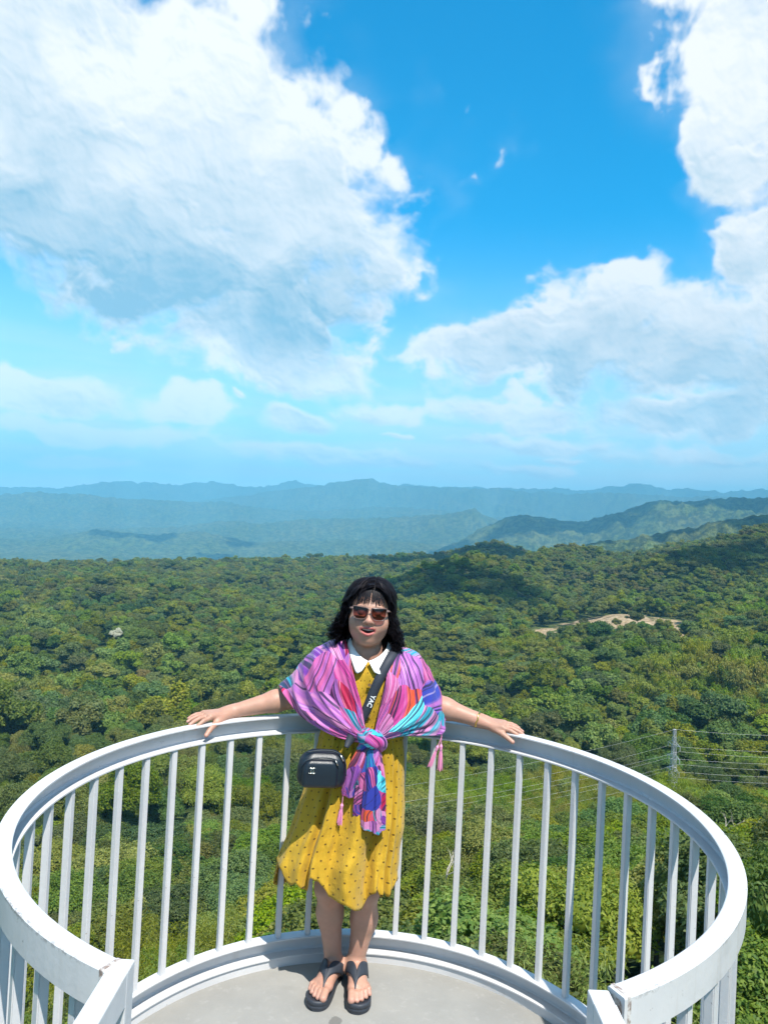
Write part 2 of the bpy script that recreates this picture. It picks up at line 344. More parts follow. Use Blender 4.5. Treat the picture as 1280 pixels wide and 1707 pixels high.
def ground(x, y):
    x = np.asarray(x, float); y = np.asarray(y, float)
    d = np.hypot(x, y); a = np.arctan2(x, y)
    ac = np.clip(a, -0.75, 0.85)
    zc = near_canopy(ac, d) - 0.82 * tree_h(d)
    zc = zc + fbm(x / 210, y / 210, 3) * 17 * np.clip((d - 130) / 300, 0, 1) * np.clip((1500 - d) / 500, 0.25, 1)
    # right under the balcony the slope runs up to the walkway's hill behind the viewer
    zc = np.where(d < 14, zc + (14 - d) * 0.12, zc)
    back = np.clip((np.abs(a) - 1.0) / 0.9, 0, 1)
    hill = -4.5 - 0.10 * np.minimum(d, 600) + fbm(x / 60, y / 60, 3) * 2
    zc = zc * (1 - back) + hill * back
    pc = at_d(1025, 1040, 690); a_c = math.atan2(pc[0], pc[1]); zc = zc + 13 * np.exp(-((a - a_c) / 0.095) ** 2 - ((d - 705) / 60) ** 2)
    for (A_, B_, wd_, ht_) in SPURS:
        ux, uy = B_[0] - A_[0], B_[1] - A_[1]; ll = math.hypot(ux, uy); ux /= ll; uy /= ll
        t_ = (x - A_[0]) * ux + (y - A_[1]) * uy; w_ = (x - A_[0]) * -uy + (y - A_[1]) * ux + 25 * pnoise(t_ / 140 + ll, t_ * 0)
        zc = zc + ht_ * np.exp(-(w_ / wd_) ** 2) * np.clip(np.minimum(t_ / 120 + 0.6, (ll - t_) / 120 + 0.8), 0, 1)
    cd = np.interp(ac, _az, _crest)
    f = np.clip((d - cd) / 900.0, 0, 1); f = f * f * (3 - 2 * f)
    z = zc * (1 - f) + VALLEY * f
    far = np.full_like(z, -1e9)
    for i, (dist, wd, ra, rz) in enumerate(_ridge):
        cz = np.interp(ac, ra, rz)
        rough = ridged(x / (dist * 0.055) + i * 9, y / (dist * 0.055)) * 0.46 + 0.80
        fine = fbm(x / (dist * 0.010) + 5 * i, y / (dist * 0.010), 4) * dist * 0.0034
        q = (d - dist * (1 + 0.035 * pnoise(a * 9 + i * 3.3, a * 0 + i))) / wd
        b = 1.0 / (1.0 + q * q * np.where(q > 0, 1.6, 0.9))
        far = np.maximum(far, VALLEY + (cz - VALLEY) * b * (1 - (1 - rough) * np.clip(np.abs(q) * 1.6, 0.12, 1)) + fine)
    roll = VALLEY + ridged(x / 1500, y / 1500) * 70 + 20
    far = np.maximum(far, roll)
    m = np.clip((d - cd - 120) / 500, 0, 1)
    return np.where(m > 0, np.maximum(z, far * m + z * (1 - m)), z)

def in_clear(x, y):
    """bare cleared strip on the spur at the right"""
    d = np.hypot(x, y); a = np.arctan2(x, y); n = fbm(x / 26, y / 26, 3)
    c = np.full_like(d, -1.0)
    for px, py, dist, ra, rd in ((1012, 1033, 665, 0.066, 62), (1110, 1051, 645, 0.036, 52), (915, 1052, 634, 0.032, 38), (965, 1038, 648, 0.036, 42)):
        p = at_d(px, py, dist); a0 = math.atan2(p[0], p[1])
        c = np.maximum(c, 1.0 - np.hypot((a - a0) / ra, (d - dist) / rd))
    return c + n * 0.55

az_list = np.concatenate([np.linspace(-math.pi, -0.72, 40)[:-1], np.linspace(-0.72, 0.78, 620), np.linspace(0.78, math.pi, 40)[1:]])
rr = np.concatenate([[0.0, 4.0, 8.0], np.geomspace(11, 21500, 580)])
AA, RR = np.meshgrid(az_list[:-1], rr[1:])
X = RR * np.sin(AA); Y = RR * np.cos(AA); Z = ground(X, Y)
nA = len(az_list) - 1; nR = len(rr) - 1
V = np.concatenate([[[0, 0, float(ground(np.array([0.01]), np.array([0.01]))[0])]], np.stack([X, Y, Z], -1).reshape(-1, 3)])
i, j = np.meshgrid(np.arange(nR - 1), np.arange(nA), indexing='ij'); jn = (j + 1) % nA
Fq = np.stack([1 + i * nA + j, 1 + i * nA + jn, 1 + (i + 1) * nA + jn, 1 + (i + 1) * nA + j], -1).reshape(-1, 4)[:, ::-1]
# fan at the centre as degenerate quads is avoided by a small inner ring of tris
tri = np.stack([np.zeros(nA, int), 1 + np.arange(nA), 1 + (np.arange(nA) + 1) % nA], -1)[:, ::-1]
m_land, g, b = mat('forest_ground')
geo = g.node('ShaderNodeNewGeometry'); P = geo.outputs['Position']
n_fine = g.noise(P, 0.085, 5, 0.62); n_mid = g.noise(P, 0.012, 3, 0.55); n_big = g.noise(P, 0.0016, 3, 0.5)
vo = g.node('ShaderNodeTexVoronoi'); vo.inputs['Scale'].default_value = 0.075; g.put(vo.inputs['Vector'], P)
c = g.mix(g.ramp(n_fine, 0.35, 0.68), (0.035, 0.062, 0.016), (0.12, 0.15, 0.034))
c = g.mix(g.ramp(n_mid, 0.42, 0.66), c, (0.10, 0.12, 0.035))
c = g.mix(g.m('MULTIPLY', g.ramp(n_big, 0.45, 0.62), 0.6), c, (0.12, 0.13, 0.045))
n_tree = g.noise(P, 0.022, 4, 0.7); c = g.mix(g.ramp(n_tree, 0.42, 0.58), g.mix(1.0, c, (0.32, 0.38, 0.5), 'MULTIPLY'), c)
at = g.node('ShaderNodeAttribute'); at.attribute_name = 'bare'
soil = g.mix(g.ramp(g.noise(P, 0.25, 5, 0.65), 0.38, 0.62), (0.27, 0.19, 0.105), (0.43, 0.33, 0.21))
bare = g.ramp(g.m('ADD', at.outputs['Fac'], g.m('MULTIPLY', g.m('SUBTRACT', g.noise(P, 0.10, 5, 0.65), 0.5), 0.9)), 0.0, 0.18)
g.put(b.inputs['Base Color'], g.mix(bare, c, soil))
b.inputs['Roughness'].default_value = 0.95; b.inputs['Specular IOR Level'].default_value = 0.1
bp = g.node('ShaderNodeBump'); bp.inputs['Distance'].default_value = 9.0; bp.inputs['Strength'].default_value = 0.9
hgt = g.m('SUBTRACT', n_fine, g.m('MULTIPLY', vo.outputs['Distance'], 0.09))
g.put(bp.inputs['Height'], hgt); g.put(b.inputs['Normal'], bp.outputs[0])
me = bpy.data.meshes.new('hills'); me.vertices.add(len(V)); me.vertices.foreach_set('co', V.astype(np.float32).ravel())
loops = np.concatenate([tri.ravel(), Fq.ravel()]).astype(np.int32); me.loops.add(len(loops)); me.loops.foreach_set('vertex_index', loops)
starts = np.concatenate([np.arange(len(tri)) * 3, len(tri) * 3 + np.arange(len(Fq)) * 4]).astype(np.int32)
me.polygons.add(len(starts)); me.polygons.foreach_set('loop_start', starts); me.update(calc_edges=True)
me.polygons.foreach_set('use_smooth', np.ones(len(starts), bool)); me.materials.append(m_land)
attr = me.attributes.new('bare', 'FLOAT', 'POINT'); bb = in_clear(V[:, 0], V[:, 1]); attr.data.foreach_set('value', bb.astype(np.float32))
hills = obj('hills', me); tag(hills, 'forested ground falling from the balcony to hazy blue mountain ranges', None, None, 'structure')

# ================================================================ TREES
def leaf_mat(name, dark, lite, vary=0.34, transl=0.32):
    m, g, b = mat(name); oi = g.node('ShaderNodeObjectInfo'); rnd = oi.outputs['Random']
    geo = g.node('ShaderNodeNewGeometry'); isl = geo.outputs['Random Per Island']
    c = g.mix(isl, dark, lite)
    at_ = g.node('ShaderNodeAttribute'); at_.attribute_type = 'INSTANCER'; at_.attribute_name = 'dry'
    c = g.mix(g.m('MULTIPLY', at_.outputs['Fac'], 0.45), c, g.mix(isl, (0.10, 0.095, 0.035), (0.23, 0.20, 0.085)))
    hsv = g.node('ShaderNodeHueSaturation'); g.put(hsv.inputs['Color'], c)
    g.put(hsv.inputs['Hue'], g.m('MULTIPLY_ADD', rnd, 0.075, 0.455))
    r2 = g.m('FRACT', g.m('MULTIPLY', rnd, 7.31)); r3 = g.m('FRACT', g.m('MULTIPLY', rnd, 23.7))
    g.put(hsv.inputs['Value'], g.m('MULTIPLY_ADD', r2, 2 * vary, 1.1 - vary)); g.put(hsv.inputs['Saturation'], g.m('MULTIPLY_ADD', r3, 0.28, 0.88))
    g.put(b.inputs['Base Color'], hsv.outputs[0]); b.inputs['Roughness'].default_value = 0.55; b.inputs['Specular IOR Level'].default_value = 0.25
    tr = g.node('ShaderNodeBsdfTranslucent'); g.put(tr.inputs['Color'], g.mix(1.0, hsv.outputs[0], (1.25, 1.2, 0.55), 'MULTIPLY'))
    ms = g.node('ShaderNodeMixShader'); ms.inputs[0].default_value = transl
    g.put(ms.inputs[1], b.outputs[0]); g.put(ms.inputs[2], tr.outputs[0]); g.put(g.n['Material Output'].inputs['Surface'], ms.outputs[0])
    return m
M_LEAF = leaf_mat('broad_leaf', (0.082, 0.138, 0.017), (0.225, 0.265, 0.040), transl=0.42)
M_LEAF2 = leaf_mat('dark_leaf', (0.048, 0.096, 0.023), (0.145, 0.195, 0.046), transl=0.38)
M_BAMBOO = leaf_mat('bamboo_leaf', (0.115, 0.165, 0.018), (0.26, 0.295, 0.045), 0.15, 0.4)
M_WHITE = leaf_mat('pale_blossom', (0.42, 0.40, 0.32), (0.62, 0.60, 0.52), 0.05, 0.2)
M_BARK = simple('bark', (0.14, 0.11, 0.08), 0.9, var=0.4, vscale=6)
M_PALE = simple('dead_wood', (0.50, 0.45, 0.38), 0.85, var=0.3, vscale=5)

def unit(v): return v / np.linalg.norm(v, axis=-1, keepdims=True)
def leaves(C, N, L, Wd, rng, droop=0.25, along=None):
    """rhombic leaves with a fold line: centre C, outward normal N"""
    n = len(C); t = unit(rng.normal(size=(n, 3)))
    nn = unit(unit(N) + rng.normal(size=(n, 3)) * 0.36)
    if along is not None: t = unit(along + 0.5 * t)
    t = unit(t - nn * (t * nn).sum(-1, keepdims=True)); t[:, 2] -= droop; t = unit(t); bi = unit(np.cross(nn, t))
    l = (L * rng.uniform(0.65, 1.25, n))[:, None]; w = (Wd * rng.uniform(0.7, 1.2, n))[:, None]
    nn2 = np.cross(t, bi)
    V = np.stack([C - t * l * 0.5, C + bi * w * 0.5 - t * l * 0.06, C + t * l * 0.5 - nn2 * l * 0.12, C - bi * w * 0.5 - t * l * 0.06], 1).reshape(-1, 3)
    F = np.arange(4 * n).reshape(-1, 4)
    return V, F
_ico = None
def ico(sub):
    bm = bmesh.new(); bmesh.ops.create_icosphere(bm, subdivisions=sub, radius=1.0); bm.verts.ensure_lookup_table()
    V = np.array([v.co[:] for v in bm.verts]); F = np.array([[v.index for v in f.verts] for f in bm.faces]); bm.free(); return V, F
ICO1 = ico(1); ICO2 = ico(2)
def make_crown(seed, height, radius, n_leaf, L, Wd, lobes=16, flat=0.75, leafm=None, core_sub=ICO1, core=0.74):
    rng = np.random.default_rng(seed)
    ph = rng.uniform(0, 2 * np.pi, lobes); cz = rng.uniform(-0.35, 1.0, lobes); rad = np.sqrt(np.clip(1 - (cz * 0.8) ** 2, 0, 1)) * rng.uniform(0.35, 0.8, lobes)
    C = np.stack([rad * np.cos(ph) * radius, rad * np.sin(ph) * radius, height * 0.66 + cz * radius * flat * 0.62], -1)
    C[0] = (0, 0, height * 0.66)
    S = radius * rng.uniform(0.26, 0.50, lobes); S[0] = radius * 0.62
    lm = rng.uniform(0.6, 1.0, (lobes, 3)) * np.array([1.05, 1.05, 0.8])
    w = S ** 2; w = w / w.sum(); pick = rng.choice(lobes, n_leaf, p=w)
    d = unit(rng.normal(size=(n_leaf, 3))); d[:, 2] = np.where(d[:, 2] < -0.25, -d[:, 2], d[:, 2])
    rr_ = S[pick][:, None] * (0.70 + 0.34 * np.sqrt(rng.random((n_leaf, 1))))
    bump = 1 + 0.18 * np.sin(d[:, :1] * 7 + pick[:, None]) * np.sin(d[:, 1:2] * 6 + 2 * pick[:, None])
    P = C[pick] + d * lm[pick] * rr_ * bump
    Vl, Fl = leaves(P, d + np.array([0, 0, 0.95]), L, Wd, rng)
    Vs = [Vl]; Fs = [Fl]
    cv, cf = core_sub; VV = []; FF = []
    off = 0
    for i in range(lobes):
        jit = 1 + 0.16 * np.sin(cv @ np.array([5.1, 3.3, 4.2]) + i) + 0.1 * rng.normal(size=len(cv))
        VV.append(C[i] + cv * S[i] * core * lm[i] * jit[:, None]); FF.append(cf + off); off += len(cv)
    return np.concatenate(Vs), np.concatenate(Fs), np.concatenate(VV), np.concatenate(FF), C, S
def crown_mesh(name, seed, height, radius, n_leaf, L, Wd, leafm, **kw):
    Vl, Fl, Vc, Fc, C, S = make_crown(seed, height, radius, n_leaf, L, Wd, **kw)
    Fc4 = np.concatenate([Fc, Fc[:, 2:3]], 1)           # to keep one array: tris written separately below
    me = bpy.data.meshes.new(name); V = np.concatenate([Vl, Vc]).astype(np.float32); me.vertices.add(len(V)); me.vertices.foreach_set('co', V.ravel())
    loops = np.concatenate([Fl.ravel(), (Fc + len(Vl)).ravel()]).astype(np.int32); me.loops.add(len(loops)); me.loops.foreach_set('vertex_index', loops)
    st = np.concatenate([np.arange(len(Fl)) * 4, len(Fl) * 4 + np.arange(len(Fc)) * 3]).astype(np.int32); me.polygons.add(len(st)); me.polygons.foreach_set('loop_start', st)
    me.update(calc_edges=True); me.materials.append(leafm)
    return me, C, S
def trunk_mesh(name, height, r0, C, S, seed, m):
    rng = random.Random(seed); mb = MB(); top = Vector((0.1 * rng.uniform(-1, 1), 0.1 * rng.uniform(-1, 1), height * 0.62))
    pts = [Vector((0, 0, -1.2)), Vector((0.05, 0, 0.0)), Vector((rng.uniform(-.15, .15), rng.uniform(-.15, .15), height * 0.3)), top]
    mb.tube(pts, [r0 * 1.5, r0 * 1.15, r0 * 0.85, r0 * 0.5], 7)
    for i in range(1, min(len(C), 9)):
        s0 = pts[2].lerp(top, rng.uniform(0.1, 0.95)); e = Vector(C[i]); mid = s0.lerp(e, 0.5) + Vector((0, 0, -0.12 * (e - s0).length))
        mb.tube([s0, mid, e], [r0 * 0.42, r0 * 0.3, r0 * 0.12], 5)
    me = bpy.data.meshes.new(name); me.from_pydata(mb.V, [], mb.F); me.materials.append(m); return me
def bamboo_mesh(name, seed, height, n_culm, n_leaf, L, Wd, leafm):
    rng = np.random.default_rng(seed); Vs = []; Fs = []; o = 0; culms = []
    for i in range(n_culm):
        ph = rng.uniform(0, 2 * np.pi); h = height * rng.uniform(0.65, 1.05); lean = rng.uniform(0.15, 0.55) * h
        base = np.array([np.cos(ph), np.sin(ph), 0]) * rng.uniform(0.1, 0.9); dirv = np.array([np.cos(ph + rng.normal() * 0.3), np.sin(ph + rng.normal() * 0.3), 0])
        t = np.linspace(0, 1, 9)[:, None]; pts = base + dirv * lean * t ** 2.3 + np.array([0, 0, 1]) * h * (t - 0.20 * t ** 4); culms.append(pts)
        k = n_leaf // n_culm; u = rng.uniform(0.32, 1.0, k) ** 0.8; P = np.stack([np.interp(u, t[:, 0], pts[:, q]) for q in range(3)], -1)
        sp = 0.10 * height * (1.15 - u)[:, None] + 0.1
        off = rng.normal(size=(k, 3)) * sp; P = P + off
        Vl, Fl = leaves(P, np.tile([0, 0, 1.0], (k, 1)) + 0.4 * unit(off + 1e-6), L, Wd, rng, droop=0.55, along=unit(off + dirv * 0.3))
        Vs.append(Vl); Fs.append(Fl + o); o += len(Vl)
    me = np_mesh(name, np.concatenate(Vs), np.concatenate(Fs), [leafm])
    mb = MB()
    for pts in culms[:14]: mb.tube([Vector(q) for q in pts[::2]], [0.055, 0.05, 0.04, 0.03, 0.012], 5)
    tm = bpy.data.meshes.new(name + '_culms'); tm.from_pydata(mb.V, [], mb.F); tm.materials.append(M_CULM); return me, tm
M_CULM = simple('bamboo_culm', (0.20, 0.23, 0.07), 0.5)

NEAR = []                                                      # (kind, crown mesh, trunk mesh, height)
for s, (hh, ra, lm, L, Wd, nl, lb) in enumerate([(9.5, 3.6, M_LEAF, .26, .15, 15000, 20), (8.8, 3.9, M_LEAF2, .24, .13, 16000, 22), (10.5, 3.4, M_LEAF, .30, .16, 13000, 18),
                                             (8.0, 3.2, M_LEAF2, .22, .10, 15000, 16), (9.2, 4.2, M_LEAF, .24, .14, 17000, 26)]):
    cm, C, S = crown_mesh('crown', 100 + s, hh, ra, nl, L, Wd, lm, lobes=lb)
    NEAR.append((('broadleaf', 'evergreen', 'broadleaf', 'evergreen', 'broadleaf')[s], cm, trunk_mesh('trunk', hh, 0.2, C, S, s, M_BARK), hh))
for s in range(2):
    cm, tm = bamboo_mesh('crown', 200 + s, 9.0 + s, 26, 15000, .34, .06, M_BAMBOO); NEAR.append(('bamboo', cm, tm, 9.0 + s))
MID = []                                                       # for the instanced forest
for s in range(9):
    lm = (M_LEAF, M_LEAF2, M_LEAF)[s % 3]
    cm, C, S = crown_mesh('forest_crown', 300 + s, 11.0, 4.5 + 0.4 * (s % 4), 3600, 0.66, 0.42, lm, lobes=9 + s, flat=0.95, core=0.80)
    MID.append(cm)
for s in range(2):
    cm, tm = bamboo_mesh('forest_bamboo', 400 + s, 11.0, 24, 3000, .95, .22, M_BAMBOO); MID.append(cm)

# scatter: jittered rings, spacing grows gently with distance
rng = np.random.default_rng(5)
pts = []
d = 15.0
while d < 2450:
    sp = np.interp(d, [15, 60, 200, 600, 2450], [4.2, 5.8, 7.6, 9.0, 10.6])
    a0, a1 = -0.86, 0.88
    n = int((a1 - a0) * d / sp)
    a = a0 + (np.arange(n) + rng.random(n)) / n * (a1 - a0); dd = d + rng.uniform(-0.5, 0.5, n) * sp
    pts.append(np.stack([dd * np.sin(a), dd * np.cos(a)], -1)); d += sp * 0.92
pts = np.concatenate(pts); pz = ground(pts[:, 0], pts[:, 1]); dist = np.hypot(pts[:, 0], pts[:, 1]); ang = np.arctan2(pts[:, 0], pts[:, 1])
keep = (in_clear(pts[:, 0], pts[:, 1]) < -0.02) | (rng.random(len(pts)) < 0.05)
def first_hit(px, py):
    '''distance at which the line of sight meets the canopy'''
    dd = np.linspace(60, 1600, 1541); q = np.array([at_d(px, py, d_) for d_ in dd]); g_ = ground(q[:, 0], q[:, 1]) + 0.80 * tree_h(dd); return float(dd[np.argmax(q[:, 2] < g_)])
D_FLOWER, D_OLIVE = first_hit(194, 1058), first_hit(240, 1124)
for px_l, py_l, d_l in ((194, 1056, D_FLOWER), (240, 1122, D_OLIVE)):
    p_l = at_d(px_l, py_l, d_l); keep &= ~((np.abs(ang - math.atan2(p_l[0], p_l[1])) * d_l < 7.5) & (dist > d_l - 42) & (dist < d_l + 7))
pts = pts[keep]; pz = pz[keep]; dist = dist[keep]; ang = ang[keep]
# bamboo stands: patches of noise, the bright slope at the right and the lower left corner
bam = fbm(pts[:, 0] / 110 + 3, pts[:, 1] / 110, 3)
def patch(px, py, dist0, rx, rd):
    p = at_d(px, py, dist0); a0 = math.atan2(p[0], p[1]); return np.hypot((ang - a0) / rx, (dist - dist0) / rd) < 1
is_bam = (bam > 0.30) | (patch(1215, 1150, 400, .12, 75) & (rng.random(len(pts)) < .9)) | (patch(230, 1590, 45, .16, 26) & (rng.random(len(pts)) < .8)) | (patch(1200, 1650, 16, .2, 5) & (rng.random(len(pts)) < .7))
inview = np.array([True] * len(pts))
camv = np.stack([pts[:, 0], pts[:, 1], pz + 6 - CAM_H], -1)
# picture position of each tree, to tell which ones the photograph shows largest
u = camv[:, 0] / camv[:, 1] * CAM_F; v = -(camv[:, 2]) / camv[:, 1] * CAM_F
inview = (np.abs(u) < 720) & (v < 960)
order = np.argsort(dist + np.where(inview, 0, 1e6)); near_ids = order[:300]; is_near = np.zeros(len(pts), bool); is_near[near_ids] = True
near_lim = dist[near_ids].max()
SHOW = {'broadleaf': 0, 'evergreen': 0, 'bamboo': 0}
for n_i in near_ids:
    dd = dist[n_i]
    if is_bam[n_i]: kind, cm, tm, hh = NEAR[5 + int(rng.integers(2))]
    else: kind, cm, tm, hh = NEAR[int(rng.integers(5))]
    right = ang[n_i] > 0.12
    if dd < 48: zone = 'closest to the balcony on the right slope' if right else 'on the near slope below the balcony'
    elif dd < 95: zone = 'on the slope beyond the balusters, right half' if right else 'on the slope beyond the balusters, left half'
    else: zone = 'in the ravine far below the railing'
    lab = {'broadleaf': 'leafy light green broadleaf tree ', 'evergreen': 'dense dark green small-leaved tree ', 'bamboo': 'arching yellow-green bamboo clump '}[kind] + zone
    nm = {'broadleaf': 'broadleaf_tree', 'evergreen': 'evergreen_tree', 'bamboo': 'bamboo_clump'}[kind]
    s = float(tree_h(dd)) / hh * rng.uniform(0.8, 1.18) * (0.9 if kind == 'bamboo' else 1.0)
    root = empty(nm, (pts[n_i, 0], pts[n_i, 1], pz[n_i] - 0.2), rng.uniform(0, 6.28)); wv = rng.uniform(0.92, 1.25)
    root.scale = (s * wv, s * wv, s)
    tag(root, lab, 'bamboo' if kind == 'bamboo' else 'tree', nm.replace('_', ' ') + 's ' + zone)
    obj('crown', cm, root); obj('culms' if kind == 'bamboo' else 'trunk', tm, root)
fi = np.where(~is_near & (dist > 18))[0]
fp = np.stack([pts[fi, 0], pts[fi, 1], pz[fi] - 0.3], -1)
fme = bpy.data.meshes.new('forest'); fme.vertices.add(len(fp)); fme.vertices.foreach_set('co', fp.astype(np.float32).ravel())
s = tree_h(dist[fi]) / 11.0 * np.clip(rng.normal(1.02, 0.30, len(fi)), 0.45, 1.9); wv = rng.uniform(0.85, 1.25, len(fi)) * np.interp(dist[fi], [20, 300, 2400], [0.8, 0.97, 1.02])
hm = np.interp(bam[fi], [-0.5, 0.5], [1.2, 0.85])
scl = np.stack([s * wv, s * wv, s * hm], -1); rot = np.zeros((len(fi), 3)); rot[:, 2] = rng.uniform(0, 6.28, len(fi))
idx = np.where(is_bam[fi], 9 + rng.integers(0, 2, len(fi)), rng.integers(0, 9, len(fi)))
nearby = dist[fi] < 260
ni = rng.integers(0, 5, len(fi)); ni = np.where(is_bam[fi], 5 + rng.integers(0, 2, len(fi)), ni); idx = np.where(nearby, 11 + ni, idx)
hh_ = np.array([q[3] for q in NEAR])[ni]; scl = np.where(nearby[:, None], scl * (11.0 / hh_)[:, None] * np.array([0.95, 0.95, 1.0]), scl)
def zone(px, py, d0, ra_, rd_): p = at_d(px, py, d0); return np.exp(-((ang[fi] - math.atan2(p[0], p[1])) / ra_) ** 2 - ((dist[fi] - d0) / rd_) ** 2)
dry = np.clip(1.3 * fbm(pts[fi, 0] / 190 + 40, pts[fi, 1] / 190, 3) - 0.08, 0, 0.8) + 0.8 * zone(1120, 945, 1250, .16, 300) + 0.5 * zone(820, 915, 1700, .12, 200) + 0.45 * zone(300, 960, 1150, .4, 260)
dry = np.clip(dry * rng.uniform(0.3, 1.3, len(fi)), 0, 1)
for nm, ty, da, k in (('dry', 'FLOAT', dry, 'value'), ('scl', 'FLOAT_VECTOR', scl, 'vector'), ('rot', 'FLOAT_VECTOR', rot, 'vector'), ('idx', 'INT', idx, 'value')):
    at = fme.attributes.new(nm, ty, 'POINT'); at.data.foreach_set(k, np.ascontiguousarray(da).astype(np.int32 if ty == 'INT' else np.float32).ravel())
forest = obj('forest', fme); tag(forest, 'dense rolling forest canopy filling the valley behind the railing', 'forest', None, 'stuff')
src = bpy.data.collections.new('forest_sources')
for q, cm in enumerate(MID + [q_[1] for q_ in NEAR]):
    o = bpy.data.objects.new('a%02d_source' % q, cm); src.objects.link(o)
ng = bpy.data.node_groups.new('forest_scatter', 'GeometryNodeTree')
ng.interface.new_socket('Geometry', in_out='INPUT', socket_type='NodeSocketGeometry'); ng.interface.new_socket('Geometry', in_out='OUTPUT', socket_type='NodeSocketGeometry')
a = ng.nodes.new('NodeGroupInput'); z = ng.nodes.new('NodeGroupOutput'); ci = ng.nodes.new('GeometryNodeCollectionInfo'); ip = ng.nodes.new('GeometryNodeInstanceOnPoints')
ci.inputs['Collection'].default_value = src; ci.inputs['Separate Children'].default_value = True; ci.inputs['Reset Children'].default_value = True
def named(nm, ty):
    q = ng.nodes.new('GeometryNodeInputNamedAttribute'); q.data_type = ty; q.inputs['Name'].default_value = nm; return q.outputs['Attribute']
ng.links.new(a.outputs[0], ip.inputs['Points']); ng.links.new(ci.outputs[0], ip.inputs['Instance']); ip.inputs['Pick Instance'].default_value = True
ng.links.new(named('idx', 'INT'), ip.inputs['Instance Index']); ng.links.new(named('rot', 'FLOAT_VECTOR'), ip.inputs['Rotation']); ng.links.new(named('scl', 'FLOAT_VECTOR'), ip.inputs['Scale'])
ng.links.new(ip.outputs[0], z.inputs[0])
md = forest.modifiers.new('scatter', 'NODES'); md.node_group = ng

# single trees that stand out: a pale flowering crown and bare dead wood
def lone_tree(px, py, d0, hh, ra, leafm, label, name, seed):
    p = at_d(px, py, d0); zg = float(ground(np.array([p[0]]), np.array([p[1]]))[0]); hgt = max(p[2] - zg + 3.0, 13.0)
    cm, C, S = crown_mesh('crown', seed, hh, ra, 4200, .55, .36, leafm, lobes=14); tm = trunk_mesh('trunk', hh, 0.25, C, S, seed, M_BARK)
    root = empty(name, (p[0], p[1], zg - 0.2)); s_ = max(hgt, 8) / (hh * 0.92); root.scale = (1.0, 1.0, s_); tag(root, label, 'tree'); obj('crown', cm, root); obj('trunk', tm, root)
lone_tree(194, 1056, D_FLOWER, 12.0, 4.6, M_WHITE, 'pale cream flowering tree standing out of the forest at left', 'flowering_tree', 901)
lone_tree(240, 1122, D_OLIVE, 12.0, 4.4, leaf_mat('olive_leaf', (0.16, 0.15, 0.05), (0.27, 0.24, 0.09)), 'olive brown tree crown below the pale flowering tree', 'olive_tree', 902)
def dead_tree(px, py, d0, size, seed, label):
    p = at_d(px, py, d0); rg = random.Random(seed); zg = float(ground(np.array([p[0]]), np.array([p[1]]))[0]); mb = MB(); top = p[2] - zg
    def grow(a, dirv, ln, r_, lev):
        b_ = a + dirv * ln; m_ = a.lerp(b_, 0.5) + Vector((rg.uniform(-1, 1), rg.uniform(-1, 1), rg.uniform(-1, 1))) * ln * 0.10; mb.tube([a, m_, b_], [r_, r_ * 0.8, r_ * 0.55], 5)
        if lev < 4:
            for q in range(2 if lev else 3): grow(a.lerp(b_, rg.uniform(0.55, 1.0)), (dirv + Vector((rg.uniform(-1, 1), rg.uniform(-1, 1), rg.uniform(-0.3, 0.7))) * 0.75).normalized(), ln * rg.uniform(0.5, 0.75), r_ * 0.5, lev + 1)
    mb.tube([Vector((0, 0, -1)), Vector((0, 0, top - size * 0.5))], [0.14, 0.10], 6)
    grow(Vector((0, 0, top - size * 0.5)), Vector((0.1, 0, 1)).normalized(), size * 0.42, 0.085, 0)
    root = empty('dead_tree', (p[0], p[1], zg)); tag(root, label, 'tree'); me = bpy.data.meshes.new('branches'); me.from_pydata(mb.V, [], mb.F); me.materials.append(M_PALE); obj('branches', me, root)
dead_tree(1200, 1375, 62, 5.0, 3, 'bare grey dead tree beside the curve of the railing at right')
dead_tree(1000, 1318, 135, 6.0, 4, 'bare pale branches behind the railing left of the pylon')
dead_tree(742, 1440, 52, 4.0, 5, 'leafless pale twigs among the trees behind the woman')
dead_tree(1175, 1405, 40, 2.6, 8, 'small bare twiggy tree just outside the railing at right')
# unseen clouds added above the view to cast shadow patches on the hills
m_cloud = simple('cloud_white', (0.85, 0.85, 0.86), 1.0, spec=0.0)
def cloud(px, py, d0, alt, ra, rb_, seed, label):
    p = at_d(px, py, d0); t = (alt - p[2]) / SUN_DIR.z; c = Vector(p) + SUN_DIR * t; rg = np.random.default_rng(seed); cv, cf = ICO2; VV = []; FF = []; o_ = 0
    for q in range(26):
        a = rg.uniform(0, 6.28); k = math.sqrt(rg.random()); s_ = rg.uniform(0.25, 0.45) * min(ra, rb_); jit = 1 + 0.12 * rg.normal(size=len(cv))
        VV.append(np.array([math.cos(a) * k * ra, math.sin(a) * k * rb_, rg.uniform(0, 0.5) * s_]) + cv * jit[:, None] * np.array([s_, s_, s_ * 0.6])); FF.append(cf + o_); o_ += len(cv)
    ob = obj('cloud', np_mesh('cloud', np.concatenate(VV), np.concatenate(FF), [m_cloud], smooth=True)); ob.location = c; tag(ob, label, 'cloud', None, 'stuff')
cloud(800, 945, 1580, 2300, 210, 130, 1, 'unseen white cumulus cloud added overhead to shade the wooded knoll')
cloud(1245, 975, 1080, 2300, 150, 100, 2, 'unseen white cumulus cloud added overhead to shade the ridge at right')
cloud(1180, 880, 2900, 3000, 520, 260, 3, 'unseen white cumulus cloud added overhead to shade the farther ridge at right')
cloud(960, 875, 6100, 4800, 1500, 620, 4, 'unseen large white cumulus cloud added overhead to shade the blue ridge')
cloud(730, 1010, 800, 2300, 120, 60, 5, 'unseen small white cumulus cloud added overhead to shade the near forest')
cloud(235, 890, 7000, 5200, 1200, 420, 6, 'unseen wide white cumulus cloud added overhead to shade the hazy ridge at left')
